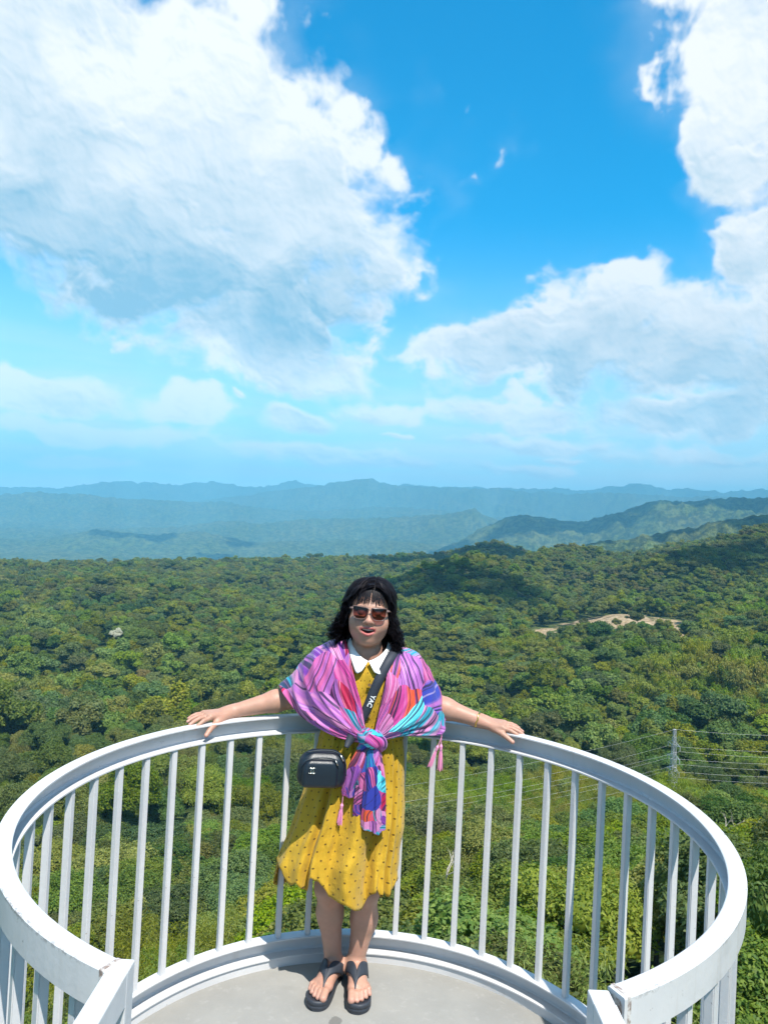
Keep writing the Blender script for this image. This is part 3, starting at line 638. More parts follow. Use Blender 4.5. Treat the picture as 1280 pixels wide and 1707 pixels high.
cloud(470, 905, 5600, 4400, 620, 260, 7, 'unseen white cumulus cloud added overhead to shade the hazy valley floor')
# ================================================================ BALCONY
RC = (0.0099, 2.2107); RO, RI = 0.998, 0.956; ZT, CH = 1.0, 0.075; FLOOR = -0.035; PH_END = R(152.6)
m_paint, g, b = mat('white_paint')
tc = g.node('ShaderNodeTexCoord'); P = tc.outputs['Object']
n1 = g.noise(P, 3.0, 4, 0.6); n2 = g.noise(P, 38.0, 5, 0.7); n3 = g.noise(P, 11.0, 5, 0.65, 0.6)
c = g.mix(g.ramp(n1, 0.35, 0.75), (0.62, 0.62, 0.625), (0.54, 0.54, 0.55))
c = g.mix(g.m('MULTIPLY', g.ramp(n3, 0.60, 0.72), 0.35), c, (0.55, 0.53, 0.50))
c = g.mix(g.m('MULTIPLY', g.ramp(n2, 0.665, 0.73), 0.8), c, (0.20, 0.17, 0.15))
px_, py_, pz_ = g.xyz(P); rad = g.m('SQRT', g.m('ADD', g.m('POWER', g.m('SUBTRACT', px_, RC[0]), 2.0), g.m('POWER', g.m('SUBTRACT', py_, RC[1]), 2.0)))
rim = g.m('MULTIPLY', g.ramp(g.m('ABSOLUTE', g.m('SUBTRACT', rad, RO)), 0.003, 0.009, 1.0, 0.0), g.ramp(pz_, ZT - 0.012, ZT - 0.004))
chip = g.m('MULTIPLY', rim, g.m('MULTIPLY', g.ramp(g.noise(P, 75.0, 4, 0.7), 0.50, 0.56), g.ramp(g.noise(P, 4.0, 2), 0.46, 0.60)))
c = g.mix(g.m('MULTIPLY', chip, 0.6), c, (0.13, 0.11, 0.10))
streak = g.ramp(g.noise(g.v('MULTIPLY', P, (22.0, 22.0, 1.6)), 1.0, 4, 0.6), 0.60, 0.74); c = g.mix(g.m('MULTIPLY', streak, 0.22), c, (0.40, 0.36, 0.31))
g.put(b.inputs['Base Color'], c); g.put(b.inputs['Roughness'], g.ramp(n3, 0.3, 0.7, 0.28, 0.5)); b.inputs['Specular IOR Level'].default_value = 0.45
bp = g.node('ShaderNodeBump'); bp.inputs['Distance'].default_value = 0.0015; bp.inputs['Strength'].default_value = 0.35
g.put(bp.inputs['Height'], g.noise(P, 60.0, 3)); g.put(b.inputs['Normal'], bp.outputs[0])
m_weld, g, b = mat('weld_scorch')
tc = g.node('ShaderNodeTexCoord'); nn = g.noise(tc.outputs['Object'], 55.0, 4, 0.7)
g.put(b.inputs['Base Color'], g.mix(g.ramp(nn, 0.4, 0.62), (0.62, 0.60, 0.58), (0.24, 0.18, 0.15))); b.inputs['Roughness'].default_value = 0.7
m_conc, g, b = mat('concrete_floor')
tc = g.node('ShaderNodeTexCoord'); P = tc.outputs['Object']
n1 = g.noise(P, 2.2, 5, 0.6); n2 = g.noise(P, 26.0, 6, 0.7); n3 = g.noise(P, 5.5, 4, 0.6, 1.0); n4 = g.noise(P, 240.0, 2, 0.6)
c = g.mix(g.ramp(n1, 0.3, 0.7), (0.25, 0.247, 0.232), (0.31, 0.303, 0.28))
c = g.mix(g.m('MULTIPLY', g.ramp(n2, 0.52, 0.72), 0.30), c, (0.40, 0.39, 0.37))
c = g.mix(g.m('MULTIPLY', g.ramp(n3, 0.60, 0.74), 0.35), c, (0.22, 0.215, 0.195))
c = g.mix(g.m('MULTIPLY', g.ramp(n4, 0.55, 0.75), 0.18), c, (0.17, 0.165, 0.155))
# damp patches by the feet
damp = None
warp = g.v('ADD', P, g.v('SCALE', g.v('SUBTRACT', g.noise(P, 18.0, 3, color=True), (0.5, 0.5, 0.5)), 0.05))
for (sx, sy, rx, ry) in ((-0.083, 2.785, 0.026, 0.028), (0.30, 2.62, 0.02, 0.014)):
    q = g.v('LENGTH', g.v('MULTIPLY', g.v('SUBTRACT', warp, (sx, sy, 0)), (1 / rx, 1 / ry, 0)))
    f = g.ramp(q, 0.85, 1.1, 1.0, 0.0); damp = f if damp is None else g.m('MAXIMUM', damp, f)
c = g.mix(g.m('MULTIPLY', damp, 0.75), c, (0.13, 0.127, 0.12))
g.put(b.inputs['Base Color'], c); b.inputs['Roughness'].default_value = 0.8; b.inputs['Specular IOR Level'].default_value = 0.3
bp = g.node('ShaderNodeBump'); bp.inputs['Distance'].default_value = 0.002; bp.inputs['Strength'].default_value = 0.5; g.put(bp.inputs['Height'], n2); g.put(b.inputs['Normal'], bp.outputs[0])

def sweep(prof, r0, a0, a1, n, name, m, parent, bevel=0.0, close=True):
    """profile [(dr, z)] swept round the ring centre; r0 + dr is the radius"""
    V = []; F = []; k = len(prof)
    for i in range(n + 1):
        a = a0 + (a1 - a0) * i / n
        for dr, z in prof: V.append((RC[0] + (r0 + dr) * math.sin(a), RC[1] + (r0 + dr) * math.cos(a), z))
    for i in range(n):
        for j in range(k): F.append((i * k + j, (i + 1) * k + j, (i + 1) * k + (j + 1) % k, i * k + (j + 1) % k))
    F.append(tuple(range(k))); F.append(tuple(n * k + j for j in range(k))[::-1])
    mb = MB(); mb.add(V, F); return mb.build(name, m, parent, bevel=bevel)
def channel(zt, zb, w, t=0.0055, tf=0.007):
    # open side towards the ring centre; small rolled edges
    return [(0, zt - .002), (-.002, zt), (-w + .003, zt), (-w, zt - .002), (-w, zt - tf), (-w + .004, zt - tf - .001), (-t - .006, zt - tf - .002), (-t, zt - tf - .008),
            (-t, zb + tf + .008), (-t - .006, zb + tf + .002), (-w + .004, zb + tf + .001), (-w, zb + tf), (-w, zb + .002), (-w + .003, zb), (-.002, zb), (0, zb + .002)]
rail = empty('balcony_railing', (0, 0, 0))
tag(rail, 'round white painted steel railing with square balusters enclosing the lookout', 'railing')
sweep(channel(ZT, ZT - CH, RO - RI), RO, -PH_END, PH_END, 150, 'top_rail', m_paint, rail)
sweep(channel(0.081, 0.0, 0.052), RO, -PH_END, PH_END, 150, 'bottom_rail', m_paint, rail)
bal = MB(); hb = 0.0110
prof_b = MB(); prof_b.box((-hb, -hb, 0.079), (hb, hb, ZT - CH + 0.002))
bal_me = bpy.data.meshes.new('baluster'); bal_me.from_pydata(prof_b.V, [], prof_b.F); bal_me.materials.append(m_paint)
bm = bmesh.new(); bm.from_mesh(bal_me); bmesh.ops.bevel(bm, geom=[e for e in bm.edges if abs(e.verts[0].co.z - e.verts[1].co.z) > .1], offset=0.0025, segments=2, affect='EDGES'); bm.to_mesh(bal_me); bm.free()
ph0, dph = -0.12367, 0.128134
for i in range(-20, 23):
    a = ph0 + i * dph
    if abs(a) > PH_END - 0.05: continue
    o = obj('baluster', bal_me, rail); rb = 0.972
    o.location = (RC[0] + rb * math.sin(a), RC[1] + rb * math.cos(a), 0); o.rotation_euler = (0, 0, -a)
# end posts and the straight walkway rails running back past the viewer
for s in (-1, 1):
    xi, xo = (-0.413, -0.452) if s < 0 else (0.410, 0.449)
    x0, x1 = min(xi, xo), max(xi, xo); ye = 1.372 if s < 0 else 1.352
    mb = MB(); mb.box((x0, ye - 0.042, FLOOR), (x1, ye, ZT - 0.002)); mb.build('end_post', m_paint, rail, bevel=0.003)
    mb = MB(); mb.box((x0 - .0005, -2.6, ZT - 0.062), (x1 + .0005, ye - 0.0425, ZT)); mb.build('walkway_top_rail', m_paint, rail, bevel=0.003)
    mb = MB(); mb.box((x0 + .002, -2.6, 0.03), (x1 - .002, ye - 0.0425, 0.075)); mb.build('walkway_bottom_rail', m_paint, rail, bevel=0.003)
    for kk in range(30):
        y = ye - 0.17 - kk * 0.125
        if y < -2.55: break
        mb = None; o = obj('baluster', bal_me, rail); o.location = ((x0 + x1) / 2, y, 0); o.scale = (1, 1, 1.0)
    a = s * (PH_END - 0.012); mb = MB()
    M = Matrix.Translation((RC[0] + 0.977 * math.sin(a), RC[1] + 0.977 * math.cos(a), 0)) @ Matrix.Rotation(-a, 4, 'Z')
    mb.box((-0.005, -0.0218, ZT - CH - 0.0005), (0.005, 0.0218, ZT + 0.0012), M); mb.build('weld_seam', m_weld, rail, bevel=0.002)
# floor slab with its steel kerb plate
V = []; n = 160; mb = MB()
ring = [(RC[0] + 0.953 * math.sin(2 * math.pi * i / n), RC[1] + 0.953 * math.cos(2 * math.pi * i / n)) for i in range(n)]
path = []
a_j = math.pi - math.asin(0.40 / 0.953)
for i in range(121):
    a = -a_j + 2 * a_j * i / 120; path.append((RC[0] + 0.953 * math.sin(a), RC[1] + 0.953 * math.cos(a)))
path += [(0.409, -2.6), (-0.412, -2.6)]
k = len(path); mb.add([(x, y, FLOOR) for x, y in path] + [(x, y, FLOOR - 0.12) for x, y in path], [tuple(range(k))[::-1], tuple(k + i for i in range(k))] + [(i, (i + 1) % k, k + (i + 1) % k, k + i) for i in range(k)])
fl = mb.build('balcony_floor', m_conc); tag(fl, 'smooth grey concrete floor of the round lookout and walkway', None, None, 'structure')
sweep([(0, 0.0), (-0.046, 0.0), (-0.046, FLOOR - 0.13), (0, FLOOR - 0.13)], RO + 0.001, -PH_END, PH_END, 150, 'kerb_plate', m_paint, fl)
# steel beams and a column that carry the lookout over the slope
sup = empty('support_frame', (0, 2.2, 0)); tag(sup, 'grey steel beams and column carrying the lookout from below', 'support'); m_steel = simple('grey_steel', (0.35, 0.36, 0.37), 0.5, 0.3, var=0.2)
zg = float(ground(np.array([0.0]), np.array([0.6]))[0])
for x in (-0.3, 0.3):
    mb = MB(); mb.box((x - 0.06, -4.8, FLOOR - 0.35), (x + 0.06, 0.75, FLOOR - 0.125)); mb.build('beam', m_steel, sup)
mb = MB(); mb.tube([(0, -1.6, zg - 1.5), (0, -1.6, FLOOR - 0.352)], 0.16, 16); mb.build('column', m_steel, sup)
mb = MB(); mb.box((-0.36, -1.75, FLOOR - 0.50), (0.36, -1.45, FLOOR - 0.351)); mb.build('cross_beam', m_steel, sup)

# ================================================================ PYLON AND POWER LINES
m_galv = simple('galvanised_steel', (0.55, 0.56, 0.57), 0.45, 0.55)
PD = 168.0
pt = at_d(1124, 1216, PD); pb = np.array([pt[0], pt[1], float(ground(np.array([pt[0]]), np.array([pt[1]]))[0])])
PHt = pt[2] - pb[2]
pyl = empty('transmission_tower', tuple(pb), 0.25); tag(pyl, 'slender galvanised lattice power pylon standing in the forest at right', 'pylon')
def lw(t): return 2.2 * (1 - t) ** 1.6 + 0.9 * (1 - t) + 0.42 * t        # leg spread at relative height
legs = []
nseg = 15
for sx, sy in ((-1, -1), (1, -1), (1, 1), (-1, 1)):
    mb = MB(); pts_ = [(sx * lw(i / nseg) / 2, sy * lw(i / nseg) / 2, PHt * i / nseg - (0.8 if i == 0 else 0)) for i in range(nseg + 1)]
    mb.tube(pts_, 0.075, 4); mb.build('leg', m_galv, pyl)
for i in range(nseg):
    h0, h1 = PHt * i / nseg, PHt * (i + 1) / nseg; w0, w1 = lw(i / nseg) / 2, lw((i + 1) / nseg) / 2; mb = MB()
    for q in range(4):
        c0 = [(-1, -1), (1, -1), (1, 1), (-1, 1)][q]; c1 = [(-1, -1), (1, -1), (1, 1), (-1, 1)][(q + 1) % 4]
        mb.tube([(c0[0] * w0, c0[1] * w0, h0), (c1[0] * w1, c1[1] * w1, h1)], 0.045, 4, False); mb.tube([(c1[0] * w0, c1[1] * w0, h0), (c0[0] * w1, c0[1] * w1, h1)], 0.045, 4, False)
        mb.tube([(c0[0] * w1, c0[1] * w1, h1), (c1[0] * w1, c1[1] * w1, h1)], 0.04, 4, False)
    mb.build('lattice_brace', m_galv, pyl)
Mz = Matrix.Translation(Vector(pb)) @ Matrix.Rotation(0.25, 4, 'Z')
arms = []
for lvl, (hz, ln) in enumerate(((PHt - 3.3, 2.0), (PHt - 5.9, 2.0), (PHt - 8.6, 2.0))):
    for s in (-1, 1):
        mb = MB(); w = 0.25; tip = Vector((0, s * ln, hz + 0.2))
        for a_, b_ in (((-w, s * w, hz), tip), ((w, s * w, hz), tip), ((-w, s * w, hz + 0.9), tip), ((w, s * w, hz + 0.9), tip)): mb.tube([a_, b_], 0.04, 4)
        mb.build('cross_arm', m_galv, pyl); mb = MB(); mb.tube([tip, tip - Vector((0, 0, 0.9))], 0.09, 6); mb.build('insulator', m_galv, pyl)
        arms.append(Mz @ (tip - Vector((0, 0, 0.9))))
arms.append(Mz @ Vector((0, 0, PHt)))
m_wire = simple('aluminium_wire', (0.60, 0.61, 0.60), 0.4, 0.3)
names = ['lowest', 'second lowest', 'third lowest', 'middle', 'third highest', 'second highest', 'topmost']
rank = sorted(range(7), key=lambda q: arms[q].z + 0.001 * q)
for q, p in enumerate(arms):
    w_ = names[rank.index(q)]
    for s in (-1, 1):
        _, yq = project(p)
        if s > 0: e = Vector(at_d(1560, yq + 4, 200.0 + 3 * (q % 2))); sag = 1.2
        else: e = Vector(at_d(520, yq + 118, 112.0 + 3 * (q % 2))); sag = 1.0
        mb = MB(); pp = []
        for i in range(25):
            t = i / 24; pp.append(p.lerp(e, t) - Vector((0, 0, sag * 4 * t * (1 - t))))
        mb.tube(pp, 0.011, 4, False); o = mb.build('power_line', m_wire)
        o['label'] = '%s thin wire running %s from the lattice pylon' % (w_, 'right' if s > 0 else 'left and down'); o['category'] = 'power line'; o['group'] = 'power lines of the pylon'
# ================================================================ PERSON
import openvdb
def V3(*a): return np.array(a, float)
class Field:
    """signed distance field on a grid; every shape only touches its own window"""
    def __init__(s, lo, hi, h):
        s.lo = np.array(lo, float); s.h = h; s.n = np.ceil((np.array(hi) - s.lo) / h).astype(int) + 1
        s.a = np.full(tuple(s.n), 0.06, np.float32)
    def win(s, lo, hi):
        i0 = np.clip(np.floor((np.array(lo) - s.lo) / s.h).astype(int), 0, s.n); i1 = np.clip(np.ceil((np.array(hi) - s.lo) / s.h).astype(int) + 1, 0, s.n)
        if np.any(i1 <= i0): return None, None
        ax = [(s.lo[q] + np.arange(i0[q], i1[q]) * s.h).astype(np.float32) for q in range(3)]
        P = np.stack(np.meshgrid(*ax, indexing='ij'), -1)
        return tuple(slice(i0[q], i1[q]) for q in range(3)), P
    def put(s, sl, d, k, sub):
        a = s.a[sl]
        if sub:
            d = -d
            if k > 0:
                hh = np.maximum(k - np.abs(a - d), 0) / k; s.a[sl] = np.maximum(a, d) + hh * hh * k * 0.25
            else: s.a[sl] = np.maximum(a, d)
        else:
            if k > 0:
                hh = np.maximum(k - np.abs(a - d), 0) / k; s.a[sl] = np.minimum(a, d) - hh * hh * k * 0.25
            else: s.a[sl] = np.minimum(a, d)
    def cone(s, a, b, ra, rb, k=0.01, sub=False):
        a = np.array(a, float); b = np.array(b, float); m = max(ra, rb) + k + 0.03
        sl, P = s.win(np.minimum(a, b) - m, np.maximum(a, b) + m)
        if sl is None: return
        ab = b - a; t = np.clip(((P - a) @ ab) / max(ab @ ab, 1e-9), 0, 1)
        d = np.linalg.norm(P - a - t[..., None] * ab, axis=-1) - (ra + (rb - ra) * t)
        s.put(sl, d.astype(np.float32), k, sub)
    def chain(s, pts, rad, k=0.01):
        for i in range(len(pts) - 1): s.cone(pts[i], pts[i + 1], rad[i], rad[i + 1], k if i else k)
    def ell(s, c, r, k=0.01, sub=False, M=None):
        c = np.array(c, float); r = np.array(r, float); m = r.max() + k + 0.03
        sl, P = s.win(c - m, c + m)
        if sl is None: return
        q = P - c
        if M is not None: q = q @ np.array(M)            # columns of M are the local axes
        k0 = np.linalg.norm(q / r, axis=-1); k1 = np.linalg.norm(q / (r * r), axis=-1) + 1e-6
        s.put(sl, (k0 * (k0 - 1) / k1).astype(np.float32), k, sub)
    def mesh(s):
        gr = openvdb.FloatGrid(0.06); gr.copyFromArray(np.clip(s.a, -0.06, 0.06)); gr.transform = openvdb.createLinearTransform(voxelSize=s.h)
        pts, quads = gr.convertToQuads(0.0)
        return np.asarray(pts) + s.lo, np.asarray(quads)[:, ::-1]
    def at(s, P):
        i = np.clip(np.round((P - s.lo) / s.h).astype(int), 0, s.n - 1); return s.a[i[:, 0], i[:, 1], i[:, 2]]
def cr(pts, n):
    """Catmull-Rom through the points, n samples"""
    P = np.array(pts, float); P = np.concatenate([[2 * P[0] - P[1]], P, [2 * P[-1] - P[-2]]]); m = len(P) - 3
    t = np.linspace(0, m - 1e-9, n); i = t.astype(int); f = (t - i)[:, None]
    a, b, c, d = P[i], P[i + 1], P[i + 2], P[i + 3]
    return 0.5 * (2 * b + (c - a) * f + (2 * a - 5 * b + 4 * c - d) * f ** 2 + (3 * b - a - 3 * c + d) * f ** 3)
def Y(px, py, y): return at_y(px, py, y)
PLOC = (-0.07, 3.02, FLOOR)
person = empty('person', PLOC); tag(person, 'woman in yellow dotted dress and striped scarf leaning back against the railing, arms spread', 'person')
def pchild(name, me, parent=person):
    o = obj(name, me, parent)
    if parent is person: o.matrix_parent_inverse = Matrix.Translation(PLOC).inverted()
    return o
def top_mesh(name, me): return obj(name, me)

# ---------------------------------------------------------------- head frame
HC = Y(616.5, 1020, 2.985); HS = 1.0
_hr = R(3.0); _hp = R(4.0)
Hx = V3(math.cos(_hr), 0, -math.sin(_hr)); Hz0 = V3(math.sin(_hr), 0, math.cos(_hr)); Hy0 = V3(0, 1, 0)
Hy = Hy0 * math.cos(_hp) - Hz0 * math.sin(_hp) * 1.0; Hz = Hz0 * math.cos(_hp) + Hy0 * math.sin(_hp)     # face tipped up a little
HM = np.stack([Hx, Hy, Hz], 1)
def H(x, y, z): return HC + HM @ (V3(x, y, z) * HS)
body = Field((-0.80, 2.74, -0.03), (0.73, 3.26, 1.64), 0.0034)
# torso, mostly under the clothes
nk = H(0, 0.045, -0.17)
shL = Y(556, 1110, 3.05); shR = Y(674, 1120, 3.05)
chest = Y(612, 1160, 3.03); waist = Y(603, 1240, 3.04); hip = Y(595, 1330, 3.03)
body.ell(chest, (0.155, 0.105, 0.16), 0.05); body.ell(waist, (0.135, 0.100, 0.14), 0.05); body.ell(hip, (0.165, 0.115, 0.15), 0.05)
body.cone(shL, shR, 0.050, 0.050, 0.05)
body.cone(H(0, 0.030, -0.085), nk, 0.050, 0.058, 0.02); body.cone(nk, (chest + shL + shR) / 3, 0.058, 0.09, 0.05)
# legs
for s, kn, an, ca, hipx in ((-1, Y(549, 1478, 2.99), Y(556, 1607, 3.035), Y(550, 1520, 3.035), -0.075), (1, Y(610, 1480, 2.99), Y(592, 1607, 3.035), Y(607, 1530, 3.035), 0.075)):
    hj = hip + V3(hipx, 0, -0.05)
    body.cone(hj, kn, 0.085, 0.056, 0.04); body.cone(kn, ca, 0.051, 0.0495, 0.03); body.cone(ca, an, 0.0490, 0.032, 0.03)
    body.ell(ca + V3(0, 0.014, 0.0), (0.048, 0.047, 0.09), 0.02)
    for q in (-1, 1): body.ell(an + V3(q * 0.024, 0.0, -0.003), (0.014, 0.016, 0.018), 0.016)
# feet
SOLE = FLOOR + 0.029
FEET = []
for s, toe, heel, an in ((-1, V3(-0.160, 2.872, SOLE), V3(-0.098, 3.070, SOLE), Y(556, 1607, 3.035)), (1, V3(0.000, 2.868, SOLE), V3(-0.018, 3.072, SOLE), Y(592, 1607, 3.035))):
    A = (toe - heel); L = np.linalg.norm(A[:2]); A = A / L; B = V3(-A[1], A[0], 0)      # B points to screen-right for the foot facing the viewer? fixed below
    if B[0] < 0: B = -B
    inn = -s * -1.0 * 1.0
    inn = 1.0 if s < 0 else -1.0                                                        # side of the big toe (towards the other foot)
    def fp(l, w, z): return heel + A * (l * 0.235) + B * w + V3(0, 0, z)
    body.ell(fp(0.10, 0, 0.030), (0.032, 0.036, 0.032), 0.02)
    body.cone(an, fp(0.12, 0, 0.034), 0.033, 0.030, 0.03); body.cone(an + V3(0, -0.008, -0.01), fp(0.50, inn * 0.006, 0.038), 0.032, 0.026, 0.03)
    body.cone(fp(0.14, 0, 0.026), fp(0.70, inn * 0.022, 0.021), 0.028, 0.022, 0.02); body.cone(fp(0.14, 0, 0.024), fp(0.66, -inn * 0.022, 0.018), 0.026, 0.018, 0.02)
    body.cone(fp(0.45, 0, 0.036), fp(0.70, inn * 0.004, 0.022), 0.026, 0.020, 0.02)
    toes = [(0.0300, 0.72, 1.00, 0.0145), (0.0085, 0.74, 0.985, 0.0098), (-0.0090, 0.72, 0.945, 0.0092), (-0.0255, 0.69, 0.885, 0.0088), (-0.0400, 0.65, 0.81, 0.0085)]
    for ti, (w, l0, l1, r) in enumerate(toes):
        p0 = fp(l0 - 0.06, inn * w * 0.92, 0.018); p1 = fp((l0 + l1) / 2, inn * w, 0.020 + r * 0.35); p2 = fp(l1 - 0.03, inn * w * 1.03, r + 0.0005)
        body.cone(p0, p1, r * 1.0, r * 0.95, 0.006); body.cone(p1, p2, r * 0.95, r * 1.02, 0.003)
    FEET.append((heel, A, B, inn))
# arms
elL = Y(493, 1160, 3.125); wrL = Y(384, 1187, 3.045); elR = Y(716, 1172, 3.115); wrR = Y(800, 1201, 3.075)
for sh, el, wr in ((shL, elL, wrL), (shR, elR, wrR)):
    body.cone(sh, el, 0.058, 0.050, 0.03); ml = el * 0.68 + wr * 0.32 + V3(0, 0, -0.001)
    body.cone(el, ml, 0.049, 0.0435, 0.02); body.cone(ml, wr, 0.0435, 0.0265, 0.02)
# hands
NAILS = []
def hand(wr, kn, tipdir, thumb_side, up, fing, thumb):
    A = kn - wr; Lh = np.linalg.norm(A); A = A / Lh; up = up - A * (up @ A); up = up / np.linalg.norm(up); B = np.cross(A, up)
    if B @ thumb_side < 0: B = -B
    for w, r0, r1 in ((0.026, 0.0150, 0.0135), (0.009, 0.0160, 0.0140), (-0.009, 0.0155, 0.0130), (-0.025, 0.0140, 0.0120)):
        body.cone(wr + B * w * 0.55 - up * 0.002, kn + B * w, r0, r1, 0.012)
    body.cone(wr - A * 0.02, wr + A * 0.02, 0.024, 0.022, 0.02)
    for (w, segs, bend, r, spread) in fing:
        p = kn + B * w; ang = bend[0]; q = p - A * 0.012
        for si, sl_ in enumerate(segs):
            ang_ = sum(bend[: si + 1]); d = (A * math.cos(ang_) - up * math.sin(ang_)) + B * spread; d = d / np.linalg.norm(d); nx = p + d * sl_
            body.cone(q if si == 0 else p, nx, r * (1.05 - 0.1 * si), r * (0.96 - 0.1 * si), 0.0025); p = nx
        NAILS.append((p, r))
    base, mid, tip = thumb
    body.cone(wr + A * 0.012 + B * 0.012, base, 0.016, 0.0145, 0.014); body.cone(base, mid, 0.0138, 0.0112, 0.008); body.cone(mid, tip, 0.0112, 0.0088, 0.004); NAILS.append((tip, 0.009))
fingers = [(0.0275, (0.036, 0.024, 0.018), (0.30, 0.22, 0.18), 0.0088, 0.10), (0.0092, (0.040, 0.027, 0.019), (0.16, 0.20, 0.20), 0.0090, 0.02), (-0.0092, (0.037, 0.025, 0.018), (0.12, 0.22, 0.22), 0.0086, -0.06), (-0.0265, (0.028, 0.019, 0.016), (0.10, 0.25, 0.22), 0.0076, -0.16)]
fingers_r = [(w_, sg, (bd[0] * 0.35, bd[1], bd[2]), rr0, sp0) for (w_, sg, bd, rr0, sp0) in fingers]
hand(wrL, Y(345, 1192, 2.962), None, V3(0.6, -0.8, -0.2), V3(0.02, -0.10, 1.0), fingers, (Y(364, 1203, 2.962), Y(353, 1213, 2.925), Y(344, 1226, 2.898)))
hand(wrR, Y(839, 1209, 3.045), None, V3(-0.3, -1, -0.3), V3(-0.05, -0.15, 1.0), fingers_r, (Y(822, 1214, 3.035), Y(838, 1224, 3.005), Y(854, 1237, 2.985)))
# head
body.ell(H(0, 0.012, 0.030), (0.076, 0.094, 0.096), 0.02, M=HM); body.ell(H(0, -0.026, -0.045), (0.070, 0.066, 0.081), 0.03, M=HM)
for s in (-1, 1):
    body.ell(H(s * 0.0405, -0.054, -0.040), (0.034, 0.034, 0.036), 0.03, M=HM)          # cheeks
    body.ell(H(s * 0.038, -0.010, -0.074), (0.028, 0.040, 0.030), 0.03, M=HM)          # jaw
    body.ell(H(s * 0.078, 0.010, -0.012), (0.010, 0.020, 0.030), 0.008, M=HM)          # ear
body.ell(H(0, -0.062, -0.106), (0.026, 0.023, 0.020), 0.030, M=HM); body.ell(H(0, -0.010, -0.104), (0.036, 0.038, 0.018), 0.03, M=HM)
body.ell(H(0, -0.078, 0.022), (0.052, 0.012, 0.012), 0.02, M=HM)
for s in (-1, 1): body.ell(H(s * 0.032, -0.100, -0.002), (0.019, 0.016, 0.011), 0.014, True, M=HM)
for s in (-1, 1): body.ell(H(s * 0.032, -0.078, -0.002), (0.015, 0.013, 0.011), 0.004, M=HM)
body.cone(H(0, -0.083, 0.012), H(0, -0.104, -0.030), 0.0085, 0.0125, 0.014); body.ell(H(0, -0.105, -0.033), (0.0145, 0.012, 0.011), 0.008, M=HM)
for s in (-1, 1): body.ell(H(s * 0.0165, -0.095, -0.037), (0.0105, 0.0115, 0.0085), 0.007, M=HM); body.ell(H(s * 0.0085, -0.104, -0.0445), (0.0045, 0.006, 0.0035), 0.003, True, M=HM)
body.ell(H(0, -0.074, -0.068), (0.036, 0.022, 0.026), 0.02, M=HM)
# open smile: mouth hollow and two lips
body.ell(H(0, -0.098, -0.0695), (0.0290, 0.026, 0.0125), 0.003, True, M=HM)
def lip(pts, rad):
    c = cr([H(*p) for p in pts], 13); rr_ = np.interp(np.linspace(0, 1, 13), np.linspace(0, 1, len(rad)), rad)
    for i in range(12): body.cone(c[i], c[i + 1], rr_[i], rr_[i + 1], 0.003)
lip([(-0.0325, -0.0795, -0.0620), (-0.017, -0.0935, -0.0590), (0, -0.0975, -0.0585), (0.017, -0.0935, -0.0590), (0.0325, -0.0795, -0.0620)], (0.0026, 0.0040, 0.0044, 0.0040, 0.0026))
lip([(-0.0320, -0.0795, -0.0635), (-0.020, -0.0900, -0.0775), (0, -0.0950, -0.0845), (0.020, -0.0900, -0.0775), (0.0320, -0.0795, -0.0635)], (0.0026, 0.0046, 0.0056, 0.0046, 0.0026))
Vb, Fb = body.mesh()
# skin tones per point: lips, cheeks, knuckles, toes and nails
loc = (Vb - HC) @ HM / HS
skin = np.tile(np.array([0.455, 0.250, 0.178]), (len(Vb), 1)); n_ = fbm(Vb[:, 0] * 22 + Vb[:, 1] * 9, Vb[:, 2] * 22, 3)
skin *= (1 + 0.09 * n_ + 0.05 * fbm(Vb[:, 0] * 90 + Vb[:, 1] * 60, Vb[:, 2] * 90, 2))[:, None]; skin[:, 0] *= 1 + 0.06 * fbm(Vb[:, 0] * 14, Vb[:, 2] * 14 + 7, 2)
def tint(w, col):
    global skin
    w = np.clip(w, 0, 1)[:, None]; skin = skin * (1 - w) + np.array(col) * w
for s in (-1, 1): tint(0.45 * np.exp(-(((loc[:, 0] - s * 0.045) / 0.022) ** 2 + ((loc[:, 2] + 0.040) / 0.020) ** 2)) * (loc[:, 1] < -0.03), (0.46, 0.195, 0.15))
tint(0.3 * np.exp(-((loc[:, 0] / 0.014) ** 2 + ((loc[:, 2] + 0.034) / 0.012) ** 2)) * (loc[:, 1] < -0.09), (0.46, 0.21, 0.165))
xl = np.clip(loc[:, 0] / 0.0335, -1, 1)
up_c = -0.0588 - 0.0034 * np.abs(xl) ** 2; lo_c = -0.0840 + 0.0205 * np.abs(xl) ** 2
m_up = (np.abs(loc[:, 2] - up_c) < 0.0056 * (1 - 0.35 * np.abs(xl))); m_lo = (np.abs(loc[:, 2] - lo_c) < 0.0070 * (1 - 0.35 * np.abs(xl)))
lipm = (m_up | m_lo) & (np.abs(loc[:, 0]) < 0.0325) & (loc[:, 1] < -0.076)
tint(lipm * 0.9, (0.42, 0.10, 0.10))
inm = (((loc[:, 0] / 0.0285) ** 2 + ((loc[:, 2] + 0.0695) / 0.0112) ** 2) < 1.0) & (loc[:, 1] < -0.06) & (loc[:, 1] > -0.092); tint(inm * 0.95, (0.16, 0.04, 0.04))
brow = np.zeros(len(Vb))
for s in (-1, 1): brow = np.maximum(brow, np.exp(-(((loc[:, 0] - s * 0.034) / 0.018) ** 2) ** 2 - (((loc[:, 2] - 0.021 + 60 * (loc[:, 0] - s * 0.034) ** 2 * 0.1) / 0.0042) ** 2)))
tint(brow * 0.8 * (loc[:, 1] < -0.04), (0.05, 0.035, 0.03))
for p, r in NAILS: d = np.linalg.norm(Vb - p, axis=1); tint(0.55 * np.clip((r * 1.3 - d) / (r * 0.5), 0, 1), (0.58, 0.31, 0.26))
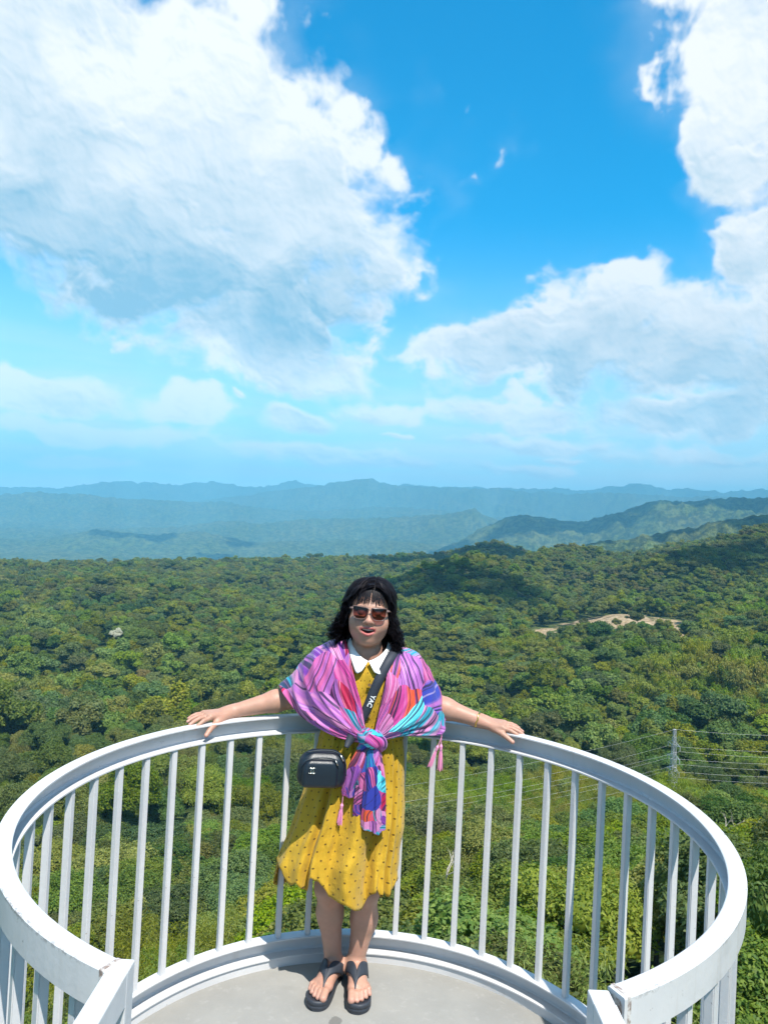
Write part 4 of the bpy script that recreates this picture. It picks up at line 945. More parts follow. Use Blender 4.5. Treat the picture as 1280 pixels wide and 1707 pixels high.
tint(0.55 * np.clip((0.03 - Vb[:, 2]) / 0.02, 0, 1) * (Vb[:, 1] < 2.95), (0.50, 0.265, 0.21))
m_skin, g, b = mat('skin'); at = g.node('ShaderNodeAttribute'); at.attribute_name = 'tone'
g.put(b.inputs['Base Color'], at.outputs['Color']); b.inputs['Roughness'].default_value = 0.48; b.inputs['Specular IOR Level'].default_value = 0.4
b.inputs['Subsurface Weight'].default_value = 0.12; b.inputs['Subsurface Radius'].default_value = (0.012, 0.005, 0.003); b.inputs['Subsurface Scale'].default_value = 0.6
tcx = g.node('ShaderNodeNewGeometry'); bp = g.node('ShaderNodeBump'); bp.inputs['Distance'].default_value = 0.0006; bp.inputs['Strength'].default_value = 0.4; g.put(bp.inputs['Height'], g.noise(tcx.outputs['Position'], 420.0, 3)); g.put(b.inputs['Normal'], bp.outputs[0])
me = np_mesh('body', Vb, Fb, [m_skin], smooth=True)
ca = me.color_attributes.new('tone', 'FLOAT_COLOR', 'POINT'); ca.data.foreach_set('color', np.concatenate([skin, np.ones((len(skin), 1))], 1).astype(np.float32).ravel())
ob_body = pchild('body', me)
# teeth
m_teeth = simple('teeth', (0.78, 0.75, 0.68), 0.25); mb = MB()
for i in range(-5, 6):
    x = i * 0.0047; w = 0.0044 if abs(i) < 3 else 0.0038; yd = -0.0885 + 2.6 * x * x * 10 * 0.1 + 6.5 * x * x
    p = [H(x - w / 2, yd, -0.0600), H(x + w / 2, yd, -0.0600), H(x + w / 2, yd, -0.0685 + 5 * x * x), H(x - w / 2, yd, -0.0685 + 5 * x * x)]
    q = [H(x - w / 2, yd + 0.004, -0.0600), H(x + w / 2, yd + 0.004, -0.0600), H(x + w / 2, yd + 0.004, -0.0660), H(x - w / 2, yd + 0.004, -0.0675)]
    mb.add(p + q, [(0, 3, 2, 1), (4, 5, 6, 7), (0, 1, 5, 4), (1, 2, 6, 5), (2, 3, 7, 6), (3, 0, 4, 7)])
me = bpy.data.meshes.new('teeth'); me.from_pydata(mb.V, [], mb.F); me.materials.append(m_teeth); pchild('teeth', me)

# ---------------------------------------------------------------- hair
m_hair, g, b = mat('black_hair'); geo = g.node('ShaderNodeNewGeometry')
g.put(b.inputs['Base Color'], g.mix(geo.outputs['Random Per Island'], (0.004, 0.004, 0.007), (0.017, 0.014, 0.017))); b.inputs['Roughness'].default_value = 0.5; b.inputs['Specular IOR Level'].default_value = 0.16
rngh = np.random.default_rng(77)
zt = np.array([0.142, 0.136, 0.120, 0.085, 0.035, -0.030, -0.090, -0.135, -0.175]); rt = np.array([0.004, 0.040, 0.068, 0.090, 0.101, 0.109, 0.120, 0.124, 0.112])
def hair_r(z): return np.interp(-z, -zt, rt)
def hair_pt(th, z, k=1.0, off=0.0):
    """th = 0 at the back, +-pi at the face; head-local point on the hair surface"""
    r = hair_r(z) * k + off; side = np.sin(th); asym = np.where(side < 0, 1.03, 0.95)
    wide = np.interp(-z, [-0.14, 0.0, 0.10, 0.18], [0.92, 0.95, 1.13, 1.16]); deep = np.interp(-z, [-0.14, 0.0, 0.10, 0.18], [1.0, 1.02, 0.80, 0.72])
    return np.stack([r * side * wide * asym, r * np.cos(th) * deep + 0.004, z + 0 * r], -1)
# inner mass that keeps the scalp covered
thg = np.linspace(-2.30, 2.30, 60); VV = []; FF = []; nz_ = 26
zg_ = np.linspace(0.140, -0.150, nz_)
for zi, zz in enumerate(zg_):
    lim = np.interp(zz, [-0.15, 0.04, 0.075, 0.14], [1.62, 1.72, 2.35, 3.10]); t_ = np.linspace(-lim, lim, 60)
    VV.append(hair_pt(t_, np.full(60, zz), 0.90, -0.004) + rngh.normal(size=(60, 3)) * 0.0012)
VV = np.concatenate(VV); i, j = np.meshgrid(np.arange(nz_ - 1), np.arange(59), indexing='ij'); FF = np.stack([i * 60 + j, i * 60 + j + 1, (i + 1) * 60 + j + 1, (i + 1) * 60 + j], -1).reshape(-1, 4)
# inner layer closes the side locks towards the face
VW = VV.reshape(nz_, 60, 3).copy(); VW[..., 0] *= np.interp(zg_, [-0.15, 0.05], [0.62, 0.80])[:, None]; VW[..., 1] = VW[..., 1] * 0.6 + 0.012
lockm = (HC + VV @ HM.T, FF); lock2 = (HC + VW.reshape(-1, 3) @ HM.T, FF[:, ::-1])
SV = [lockm[0], lock2[0]]; SF = [lockm[1], lock2[1] + len(VV)]; off = 2 * len(VV)
def strand(path, w0, nrm):
    """flat tapering ribbon along the path (n,3)"""
    n = len(path); t = np.gradient(path, axis=0); t /= np.linalg.norm(t, axis=1, keepdims=True) + 1e-9; bi = np.cross(t, nrm); bi /= np.linalg.norm(bi, axis=1, keepdims=True) + 1e-9
    w = w0 * np.minimum(1.0, np.minimum((np.arange(n) + 1) / 2.0, (n - np.arange(n)) / 3.5))[:, None]
    v = np.stack([path - bi * w, path + nrm * w * 0.35, path + bi * w], 1).reshape(-1, 3)
    k = np.arange(n - 1) * 3; f = np.concatenate([np.stack([k, k + 1, k + 4, k + 3], -1), np.stack([k + 1, k + 2, k + 5, k + 4], -1)]); return v, f
LOCKS = [(rngh.uniform(-1.95, 1.95), rngh.uniform(0, 6.28), rngh.uniform(110, 165), rngh.uniform(-0.19, -0.13), rngh.uniform(-0.010, 0.008)) for _ in range(64)]
for q in range(2200):
    lk = LOCKS[q % 64]; th = lk[0] + rngh.normal() * 0.045 if rngh.random() < 0.75 else rngh.uniform(-1.92, 1.92); z1 = rngh.uniform(-0.152, -0.085) if rngh.random() < 0.8 else rngh.uniform(-0.10, 0.0)
    if th < 0 : z1 += 0.018
    z0 = rngh.uniform(0.06, 0.141); lay = rngh.uniform(-0.018, 0.007) + (0.010 if rngh.random() < 0.12 else 0); n = 22
    u = np.linspace(0, 1, n); zz = z0 + (z1 - z0) * u; drift = rngh.normal() * 0.07
    lim = np.interp(zz, [-0.15, 0.03, 0.07, 0.14], [1.75, 1.85, 2.45, 3.1]); tt = np.clip(th * np.interp(zz, [0.0, 0.14], [1.0, 1.45]) + drift * u, -lim, lim)
    amp = np.interp(zz, [-0.16, -0.04, 0.05], [0.0165, 0.0115, 0.0010]); ph = lk[1] + rngh.normal() * 0.35; fr = lk[2] * rngh.uniform(0.97, 1.03); lay += lk[4] * 0.8
    p = hair_pt(tt, zz, 1.0, lay + amp * np.sin(zz * fr + ph) * 0.8); tang = np.stack([np.cos(tt), -np.sin(tt), 0 * tt], -1); p = p + tang * (amp * np.cos(zz * fr * 0.9 + ph * 1.7))[:, None]
    nr = np.stack([np.sin(tt), np.cos(tt), 0.2 + 0 * tt], -1); v, f = strand(p, rngh.uniform(0.0014, 0.0036), nr); SV.append(HC + v @ HM.T); SF.append(f + off); off += len(v)
# flyaways that break the outline
for q in range(320):
    th = rngh.uniform(-1.9, 1.9); z0 = rngh.uniform(-0.08, 0.12); z1 = z0 - rngh.uniform(0.04, 0.13); n = 12; u = np.linspace(0, 1, n); zz = z0 + (z1 - z0) * u
    if z0 > 0.07: th *= 1.3
    out_ = rngh.uniform(0.002, 0.024) * u ** 1.5; ph = rngh.uniform(0, 6.28); tt = th + rngh.normal() * 0.25 * u
    p = hair_pt(tt, np.maximum(zz, -0.195), 1.0, out_ + 0.005 * np.sin(zz * 120 + ph) * u); nr = np.stack([np.sin(tt), np.cos(tt), 0 * tt], -1); v, f = strand(p, rngh.uniform(0.0004, 0.0010), nr); SV.append(HC + v @ HM.T); SF.append(f + off); off += len(v)
# fringe: thin strands from the parting over the forehead
for q in range(165):
    x1 = rngh.uniform(-0.062, 0.055); xs = 0.010 + (x1 - 0.010) * 0.42 + rngh.normal() * 0.004; z1 = rngh.uniform(0.012, 0.046) - 0.10 * abs(x1) + (0.012 if abs(x1) < 0.02 else 0); n = 14; u = np.linspace(0, 1, n)
    zz = 0.136 + (z1 - 0.136) * u ** 1.15; xx = xs + (x1 - xs) * u ** 0.9 + 0.002 * np.sin(u * 7 + q)
    yy = -np.sqrt(np.clip(1 - (xx / 0.088) ** 2 - ((zz - 0.03) / 0.112) ** 2, 0.02, 1)) * 0.096 + 0.008 - 0.004; yy = np.where(zz < 0.03, yy - 0.002, yy)
    p = np.stack([xx, yy, zz], -1); nr = np.stack([xx * 4, -np.ones(n), 0.5 + 0 * xx], -1); nr /= np.linalg.norm(nr, axis=1, keepdims=True)
    v, f = strand(p, rngh.uniform(0.0003, 0.0008), nr); SV.append(HC + v @ HM.T); SF.append(f + off); off += len(v)
# top of the head, swept from the parting to both sides
for q in range(420):
    s = -1 if q % 2 else 1; y0 = rngh.uniform(-0.085, 0.06); n = 16; u = np.linspace(0, 1, n); a1 = rngh.uniform(0.75, 1.35)
    ang_ = 0.02 * s + s * u * a1; rx_ = 0.098 + rngh.uniform(-0.006, 0.004); rz_ = 0.113 + rngh.uniform(-0.006, 0.003)
    xx = 0.012 + rx_ * np.sin(ang_); zz = 0.028 + rz_ * np.cos(ang_); sh_ = math.sqrt(max(0.05, 1 - (y0 / 0.112) ** 2)); xx = 0.012 + (xx - 0.012) * sh_; zz = 0.028 + (zz - 0.028) * sh_
    yy = y0 + 0.012 * u + 0.002 * np.sin(u * 9 + q); p = np.stack([xx, yy, zz], -1); nr = np.stack([np.sin(ang_), 0 * u - 0.3, np.cos(ang_)], -1)
    v, f = strand(p, rngh.uniform(0.0014, 0.0028), nr); SV.append(HC + v @ HM.T); SF.append(f + off); off += len(v)
pchild('hair', np_mesh('hair', np.concatenate(SV), np.concatenate(SF), [m_hair], smooth=True))

# ---------------------------------------------------------------- dress
m_dress, g, b = mat('yellow_dotted_cotton'); uv = g.node('ShaderNodeUVMap'); uv.uv_map = 'UVMap'
ux, uy, _ = g.xyz(uv.outputs[0]); SPX, SPY = 0.036, 0.030
row = g.m('FLOOR', g.m('DIVIDE', uy, SPY)); sh_ = g.m('MULTIPLY', g.m('MODULO', row, 2.0), 0.5)
fx = g.m('SUBTRACT', g.m('FRACT', g.m('ADD', g.m('DIVIDE', ux, SPX), sh_)), 0.5); fy = g.m('SUBTRACT', g.m('FRACT', g.m('DIVIDE', uy, SPY)), 0.5)
dd_ = g.m('SQRT', g.m('ADD', g.m('POWER', g.m('MULTIPLY', fx, SPX), 2.0), g.m('POWER', g.m('MULTIPLY', fy, SPY), 2.0)))
dot = g.ramp(dd_, 0.0026, 0.0042, 1.0, 0.0); geo = g.node('ShaderNodeNewGeometry'); n1 = g.noise(geo.outputs['Position'], 9.0, 4, 0.6)
c = g.mix(g.ramp(n1, 0.3, 0.7), (0.57, 0.34, 0.024), (0.67, 0.42, 0.036)); c = g.mix(g.m('MULTIPLY', dot, 0.85), c, (0.055, 0.028, 0.012)); g.put(b.inputs['Base Color'], c)
b.inputs['Roughness'].default_value = 0.75; b.inputs['Specular IOR Level'].default_value = 0.2; b.inputs['Sheen Weight'].default_value = 0.15
bp = g.node('ShaderNodeBump'); bp.inputs['Distance'].default_value = 0.007; bp.inputs['Strength'].default_value = 0.75; g.put(bp.inputs['Height'], g.m('ADD', g.noise(g.v('MULTIPLY', geo.outputs['Position'], (1.0, 1.0, 0.45)), 40.0, 5, 0.65, 0.9), g.m('MULTIPLY', g.noise(g.v('MULTIPLY', geo.outputs['Position'], (1.0, 1.0, 0.3)), 14.0, 2, 0.6, 0.5), 1.4))); g.put(b.inputs['Normal'], bp.outputs[0])
tr = g.node('ShaderNodeBsdfTranslucent'); g.put(tr.inputs['Color'], c); ms = g.node('ShaderNodeMixShader'); ms.inputs[0].default_value = 0.22; g.put(ms.inputs[1], b.outputs[0]); g.put(ms.inputs[2], tr.outputs[0]); g.put(g.n['Material Output'].inputs['Surface'], ms.outputs[0])
# loft rows: (photo row, left px, right px, half depth, y centre)
LO = [(1098, 574, 658, .090, 3.03), (1108, 567, 664, .106, 3.03), (1122, 558, 669, .124, 3.03), (1150, 550, 674, .134, 3.03), (1190, 541, 674, .136, 3.03), (1222, 534, 671, .130, 3.03), (1240, 530, 671, .128, 3.03), (1265, 522, 673, .132, 3.03), (1300, 511, 673, .138, 3.03), (1340, 498, 673, .150, 3.025), (1380, 484, 671, .160, 3.02), (1420, 467, 666, .168, 3.015), (1450, 459, 663, .176, 3.01), (1482, 454, 661, .184, 3.005), (1520, 450, 660, .190, 3.0)]
LO = np.array(LO); nth, nrow = 220, 84
HEMX = np.array([450, 458, 475, 500, 515, 526, 545, 553, 575, 586, 600, 624, 650, 660]); HEMY = np.array([1437, 1440, 1464, 1480, 1483, 1470, 1471, 1500, 1514, 1518, 1508, 1488, 1488, 1470])
TH = np.linspace(0, 2 * np.pi, nth, endpoint=False); Vd = np.zeros((nrow, nth, 3)); UVd = np.zeros((nrow, nth, 2))
phs = TH + 0.35 * np.sin(2 * TH + 0.6) + 0.22 * np.sin(5 * TH + 1.3)
for r_ in range(nrow):
    v = r_ / (nrow - 1)
    xl_h = np.interp(1470, LO[:, 0], LO[:, 1]); xr_h = np.interp(1470, LO[:, 0], LO[:, 2])
    hx_ = (xl_h + xr_h) / 2 + np.sin(TH) * (xr_h - xl_h) / 2; hem = np.where(np.cos(TH) < 0.0, np.interp(hx_, HEMX, HEMY), 1462 + 9 * np.sin(5 * TH))
    py = 1104 + (hem - 1104) * v
    xl = np.interp(py, LO[:, 0], LO[:, 1]); xr = np.interp(py, LO[:, 0], LO[:, 2]); hd = np.interp(py, LO[:, 0], LO[:, 3]); yc = np.interp(py, LO[:, 0], LO[:, 4])
    fl = np.clip((py - 1228) / 250, 0, 1); gat = np.exp(-((py - 1243) / 26.0) ** 2)
    fold = (np.sin(phs * 9) * 0.5 + 0.35 * np.sin(phs * 15 + 1.0) + 0.45 * np.sin(phs * 5 + 2.0) + 0.5 * pnoise(phs * 3.2, py * 0.012) + 0.30 * pnoise(phs * 9, py * 0.03 + 8)) * (0.004 + 0.033 * fl ** 0.8) + gat * 0.004 * np.sin(phs * 34) + (py < 1232) * (0.004 * np.sin(TH * 7 + py * 0.05) + 0.003 * np.sin(TH * 13 - py * 0.08))
    # wind presses the front between the legs and lifts the left flap
    wind = -0.030 * fl * np.exp(-((np.sin(TH) - 0.10) / 0.20) ** 2) * (np.cos(TH) < 0) + 0.020 * fl * np.exp(-((np.sin(TH) + 0.35) / 0.12) ** 2) * (np.cos(TH) < 0) + 0.018 * fl * np.exp(-((np.sin(TH) - 0.45) / 0.12) ** 2) * (np.cos(TH) < 0)
    yy = yc + np.cos(TH) * (hd + fold) + wind
    ex = np.sign(np.sin(TH)) * np.abs(np.sin(TH)) ** 0.85
    px = (xl + xr) / 2 + ex * (xr - xl) / 2 + np.sin(TH) * fold * 230
    wv_ = (5.5 * np.sin(phs * 11 + 2) + 3.0 * np.sin(phs * 23)) * np.clip((v - 0.90) / 0.10, 0, 1)
    for t_ in range(nth): Vd[r_, t_] = at_y(px[t_], py[t_] + wv_[t_], yy[t_])
ctr = Vd.mean(1, keepdims=True); seg = np.linalg.norm(np.roll(Vd, -1, 1) - Vd, axis=-1); base_len = seg[nrow // 2]; ulen = np.concatenate([[0], np.cumsum(base_len)[:-1]]); vlen = np.concatenate([np.zeros((1, nth)), np.cumsum(np.linalg.norm(np.diff(Vd, axis=0), axis=-1), 0)])
i, j = np.meshgrid(np.arange(nrow - 1), np.arange(nth), indexing='ij'); jn = (j + 1) % nth
Fd = np.stack([i * nth + j, (i + 1) * nth + j, (i + 1) * nth + jn, i * nth + jn], -1).reshape(-1, 4)
me = np_mesh('dress', Vd.reshape(-1, 3), Fd, [m_dress], smooth=True)
uvl = me.uv_layers.new(name='UVMap'); jj = np.stack([j, j, j + 1, j + 1], -1).reshape(-1, 4); ii = np.stack([i, i + 1, i + 1, i], -1).reshape(-1, 4)
ul2 = np.append(ulen, ulen[-1] + base_len[-1]); UU = ul2[jj]; VV_ = vlen[ii, jj % nth]; uvl.data.foreach_set('uv', np.stack([UU, VV_], -1).astype(np.float32).ravel())
ob_dress = pchild('dress', me)
md = ob_dress.modifiers.new('cloth', 'SOLIDIFY'); md.thickness = 0.0012; md.offset = 0
# button placket down the bodice
m_btn = simple('brown_button', (0.20, 0.12, 0.05), 0.35)
for py in (1142, 1168, 1193):
    c_ = at_y(616 - (py - 1142) * 0.03, py, float(np.interp(py, LO[:, 0], LO[:, 4] - LO[:, 3])) - 0.010); mb = MB()
    mb.tube([c_ + V3(0, 0.004, 0), c_ - V3(0, 0.002, 0)], 0.0065, 12); me = bpy.data.meshes.new('button'); me.from_pydata(mb.V, [], mb.F); me.materials.append(m_btn); pchild('button', me, ob_dress)

# generic cloth sheet from guide curves -> grid (m along curve, n across)
def loft(curves, m, n, fold=None, thick=0.0015):
    C = np.stack([cr(c, m) for c in curves]); G_ = np.stack([cr(C[:, q], n) for q in range(m)])     # (m, n, 3)
    du = np.gradient(G_, axis=0); dv = np.gradient(G_, axis=1); N = np.cross(du, dv); N /= np.linalg.norm(N, axis=-1, keepdims=True) + 1e-9
    if fold is not None:
        U, W_ = np.meshgrid(np.linspace(0, 1, m), np.linspace(0, 1, n), indexing='ij'); G_ = G_ + N * fold(U, W_)[..., None]
    return G_
def sheet(name, G_, m, parent, uvs=(1.0, 1.0), uvo=(0.0, 0.0), thick=0.0014, label=None):
    a, b_ = G_.shape[:2]; i, j = np.meshgrid(np.arange(a - 1), np.arange(b_ - 1), indexing='ij'); F = np.stack([i * b_ + j, (i + 1) * b_ + j, (i + 1) * b_ + j + 1, i * b_ + j + 1], -1).reshape(-1, 4)
    me = np_mesh(name, G_.reshape(-1, 3), F, [m], smooth=True); uvl = me.uv_layers.new(name='UVMap')
    I = np.stack([i, i + 1, i + 1, i], -1).reshape(-1, 4) / (a - 1); J = np.stack([j, j, j + 1, j + 1], -1).reshape(-1, 4) / (b_ - 1)
    uvl.data.foreach_set('uv', np.stack([J * uvs[0] + uvo[0], I * uvs[1] + uvo[1]], -1).astype(np.float32).ravel())
    o = pchild(name, me, parent); md = o.modifiers.new('cloth', 'SOLIDIFY'); md.thickness = thick; md.offset = 0; return o
# ---------------------------------------------------------------- white collar
m_white = simple('white_cotton', (0.80, 0.80, 0.79), 0.8, var=0.03, vscale=30)
def collar(inner, outer):
    G_ = loft([[Y(*p) for p in inner], [Y(*[0.5 * (a + b_) for a, b_ in zip(p, q)]) + V3(0, -0.006, 0) for p, q in zip(inner, outer)], [Y(*p) for p in outer]], 26, 9)
    return sheet('collar', G_, m_white, ob_dress, thick=0.0024)
collar([(584, 1060, 3.03), (588, 1075, 2.985), (596, 1088, 2.945), (605, 1097, 2.918), (613.5, 1102, 2.905)], [(577, 1066, 3.03), (582, 1088, 2.955), (588, 1108, 2.918), (594, 1122, 2.893), (603, 1119, 2.890)])
collar([(647, 1068, 3.03), (643, 1082, 2.985), (634, 1092, 2.945), (623, 1099, 2.918), (614.5, 1102, 2.905)], [(655, 1075, 3.03), (650, 1096, 2.955), (643, 1112, 2.918), (634, 1124, 2.893), (624, 1121, 2.890)])

# ---------------------------------------------------------------- scarf
m_scarf, g, b = mat('striped_silk'); uv = g.node('ShaderNodeUVMap'); uv.uv_map = 'UVMap'; U0 = uv.outputs[0]
wob = g.v('ADD', U0, g.v('SCALE', g.v('SUBTRACT', g.noise(U0, 2.0, 2, color=True), (0.5, 0.5, 0.5)), 0.35))
vo = g.node('ShaderNodeTexVoronoi'); vo.voronoi_dimensions = '2D'; vo.inputs['Scale'].default_value = 3.6; vo.inputs['Randomness'].default_value = 0.95; g.put(vo.inputs['Vector'], wob)
cs = g.node('ShaderNodeSeparateColor'); g.put(cs.inputs[0], vo.outputs['Color']); ra, rb_, rc_ = cs.outputs[:3]
PINK, LIL, PUR, MAG, TUR, BLU, ORA, RED = (0.54, 0.10, 0.29), (0.39, 0.12, 0.42), (0.17, 0.035, 0.31), (0.50, 0.05, 0.25), (0.01, 0.29, 0.40), (0.03, 0.045, 0.34), (0.66, 0.09, 0.03), (0.42, 0.01, 0.06)
base = g.cramp(ra, [(0.0, PINK), (0.18, LIL), (0.30, TUR), (0.41, PINK), (0.53, PUR), (0.62, ORA), (0.73, LIL), (0.80, BLU), (0.89, RED), (0.95, TUR)], 'CONSTANT')
alt = g.cramp(rb_, [(0.0, LIL), (0.25, (0.58, 0.21, 0.42)), (0.60, BLU), (0.72, MAG), (0.9, (0.12, 0.62, 0.74))], 'CONSTANT')
angl = g.m('MULTIPLY_ADD', rc_, 1.7, -0.85); sx_, sy_, _ = g.xyz(U0)
bend = g.noise(U0, 1.3, 1); cx_ = g.m('ADD', g.m('MULTIPLY', sx_, g.m('COSINE', angl)), g.m('MULTIPLY', sy_, g.m('SINE', angl))); cx_ = g.m('ADD', cx_, g.m('MULTIPLY', bend, 0.5))
broad = g.noise(g.comb(g.m('MULTIPLY', cx_, 10.0), rc_, 0.0), 1.0, 2, 0.6); thin = g.noise(g.comb(g.m('MULTIPLY', cx_, 34.0), g.m('MULTIPLY', rc_, 9.0), 0.0), 1.0, 1, 0.5)
c = g.mix(g.ramp(broad, 0.44, 0.58), base, alt); c = g.mix(g.m('MULTIPLY', g.ramp(thin, 0.56, 0.61), 0.9), c, (0.02, 0.012, 0.06)); c = g.mix(g.m('MULTIPLY', g.ramp(thin, 0.30, 0.36, 1.0, 0.0), 0.35), c, (0.66, 0.50, 0.66))
g.put(b.inputs['Base Color'], c); b.inputs['Roughness'].default_value = 0.5; b.inputs['Specular IOR Level'].default_value = 0.35; b.inputs['Sheen Weight'].default_value = 0.1
bp = g.node('ShaderNodeBump'); bp.inputs['Distance'].default_value = 0.003; bp.inputs['Strength'].default_value = 0.5; geo = g.node('ShaderNodeNewGeometry'); g.put(bp.inputs['Height'], g.noise(geo.outputs['Position'], 30.0, 4, 0.6, 0.7)); g.put(b.inputs['Normal'], bp.outputs[0])
m_knot = m_scarf.copy(); m_knot.name = 'striped_silk_turquoise'
for nd in m_knot.node_tree.nodes:
    if nd.type == 'VALTORGB' and len(nd.color_ramp.elements) > 6:
        for e_, col_ in zip(nd.color_ramp.elements, (TUR, (0.03, 0.36, 0.46), TUR, LIL, TUR, BLU, (0.03, 0.40, 0.50), PINK, TUR, BLU)): e_.color = (*col_, 1)
scarf = bpy.data.objects.new('scarf', None); COL.objects.link(scarf); scarf.parent = person; scarf.location = (0, 0, 0); scarf.matrix_parent_inverse = Matrix.Translation(PLOC).inverted()
def schild(name, G_, uvs, uvo, thick=0.0016): return sheet(name, G_, m_knot if name == 'knot' else m_scarf, scarf, uvs, uvo, thick)
KN = (616, 1234, 2.868)
def pleat(nr, amp, ph=0.0):
    def f(U, W_):
        taper = np.clip(np.minimum((U - 0.28) / 0.16, (1.02 - U) / 0.22), 0, 1)
        w = W_ + 0.07 * np.sin(U * 5 + ph)
        a = 1 - 2.4 * np.abs(pnoise(w * nr * 0.62 + ph * 7, U * 1.5 + ph)); b2_ = 1 - 2.4 * np.abs(pnoise(w * nr * 1.5 + 3 + ph, U * 2.6 + 5))
        return amp * taper * (1.25 * a + 0.55 * b2_ - 0.9) + np.sign(amp) * 0.0025 * taper * pnoise(U * 14, W_ * 9 + ph)
    return f
Lc = [[(612, 1072, 3.125), (592, 1066, 3.105), (577, 1066, 3.045), (581, 1085, 2.945), (590, 1125, 2.895), (602, 1178, 2.885), (610, 1222, 2.872)],
      [(612, 1092, 3.150), (580, 1075, 3.145), (556, 1067, 3.075), (552, 1086, 2.965), (566, 1130, 2.900), (592, 1186, 2.872), (611, 1226, 2.868)],
      [(611, 1130, 3.165), (565, 1100, 3.165), (527, 1083, 3.095), (521, 1104, 2.985), (535, 1148, 2.925), (577, 1200, 2.874), (611, 1231, 2.866)],
      [(610, 1180, 3.170), (550, 1140, 3.180), (497, 1116, 3.130), (494, 1138, 3.020), (516, 1176, 2.945), (565, 1215, 2.882), (611, 1235, 2.866)],
      [(609, 1235, 3.170), (540, 1185, 3.190), (472, 1146, 3.165), (470, 1150, 3.060), (499, 1194, 2.975), (555, 1226, 2.900), (610, 1240, 2.870)]]
Rc = [[(612, 1072, 3.125), (636, 1070, 3.105), (652, 1076, 3.045), (650, 1096, 2.945), (643, 1134, 2.895), (633, 1184, 2.880), (624, 1222, 2.870)],
      [(612, 1092, 3.150), (652, 1082, 3.145), (674, 1079, 3.070), (674, 1099, 2.955), (664, 1145, 2.893), (645, 1192, 2.872), (624, 1227, 2.866)],
      [(611, 1130, 3.165), (664, 1106, 3.160), (697, 1092, 3.085), (700, 1116, 2.965), (690, 1162, 2.910), (660, 1206, 2.874), (624, 1232, 2.866)],
      [(610, 1180, 3.170), (680, 1145, 3.175), (722, 1134, 3.115), (726, 1160, 3.010), (714, 1192, 2.935), (672, 1217, 2.882), (624, 1236, 2.866)],
      [(609, 1235, 3.170), (690, 1195, 3.185), (742, 1176, 3.150), (741, 1205, 3.050), (734, 1224, 2.975), (680, 1226, 2.905), (624, 1240, 2.870)]]
schild('scarf_wrap', loft([[Y(*p) for p in c_] for c_ in Lc], 110, 90, pleat(7, -0.0100, 0.4)), (0.95, 1.5), (0.0, 0.0))
schild('scarf_wrap', loft([[Y(*p) for p in c_] for c_ in Rc], 110, 90, pleat(7, 0.0100, 1.1)), (0.95, 1.5), (3.4, 0.7))
# knot: a band turned over the gathered cloth
def band(path, wid, nrm_c, m=40, n=26, rnd=0.6, amp=0.003, nr=5, rad=None):
    """tube-like gathered band: flattened tube along a path"""
    P = cr(path, m); T = np.gradient(P, axis=0); T /= np.linalg.norm(T, axis=1, keepdims=True); Nn = np.tile(np.array(nrm_c, float), (m, 1)); Nn -= T * (Nn * T).sum(1, keepdims=True); Nn /= np.linalg.norm(Nn, axis=1, keepdims=True); B = np.cross(T, Nn)
    w = np.interp(np.linspace(0, 1, m), np.linspace(0, 1, len(wid)), wid); a = np.linspace(0, 2 * np.pi, n)
    r_ = 1 + amp / 0.02 * (np.sin(a[None] * nr + np.linspace(0, 3, m)[:, None]) * 0.30 + 0.55 * pnoise(a[None] * 2.2 + 0 * np.linspace(0, 3, m)[:, None], np.linspace(0, 2.5, m)[:, None] + 0 * a[None]))
    return P[:, None] + B[:, None] * (np.cos(a)[None] * w[:, None] * r_)[..., None] + Nn[:, None] * (np.sin(a)[None] * (w * rnd)[:, None] * r_)[..., None]
schild('knot', band([Y(600, 1222, 2.872), Y(606, 1226, 2.846), Y(620, 1232, 2.838), Y(632, 1240, 2.846), Y(634, 1250, 2.872)], (0.016, 0.026, 0.030, 0.027, 0.016), (0, -1, 0.2), amp=0.010, nr=6), (0.8, 0.7), (1.3, 2.0))
schild('knot', band([Y(634, 1222, 2.875), Y(627, 1228, 2.850), Y(612, 1242, 2.848), Y(600, 1252, 2.868)], (0.014, 0.022, 0.024, 0.016), (0, -1, 0.2), amp=0.010, nr=6), (0.8, 0.7), (2.1, 0.4))
def tail(cs_, m, n, nr, amp, uvs, uvo):
    return schild('scarf_tail', loft([[Y(*p) for p in c_] for c_ in cs_], m, n, lambda U, W_: amp * np.clip(U * 4, 0, 1) * (np.sin(W_ * nr * math.pi + 2 * U) + 0.4 * np.sin(W_ * nr * 2.7 * math.pi + 4 * U))), uvs, uvo)
tail([[(600, 1240, 2.872), (583, 1275, 2.855), (572, 1310, 2.862), (571, 1326, 2.865)], [(606, 1245, 2.850), (592, 1280, 2.838), (581, 1312, 2.845), (577, 1328, 2.850)], [(612, 1248, 2.850), (602, 1282, 2.838), (590, 1312, 2.845), (588, 1330, 2.850)], [(618, 1250, 2.870), (610, 1284, 2.856), (598, 1308, 2.862), (597, 1322, 2.866)]], 60, 36, 4, 0.005, (0.5, 0.9), (5.2, 1.0))
tail([[(608, 1248, 2.868), (597, 1300, 2.858), (590, 1350, 2.858), (592, 1364, 2.858)], [(614, 1250, 2.842), (608, 1300, 2.830), (604, 1352, 2.832), (604, 1380, 2.832)], [(622, 1250, 2.838), (622, 1300, 2.822), (621, 1352, 2.824), (620, 1388, 2.824)], [(630, 1248, 2.846), (633, 1300, 2.832), (634, 1352, 2.832), (633, 1391, 2.832)], [(634, 1244, 2.868), (640, 1300, 2.858), (641, 1352, 2.858), (641, 1380, 2.858)]], 90, 50, 6, 0.006, (0.6, 1.4), (6.6, 0.3))
m_tas = simple('pink_thread', (0.80, 0.30, 0.50), 0.7)
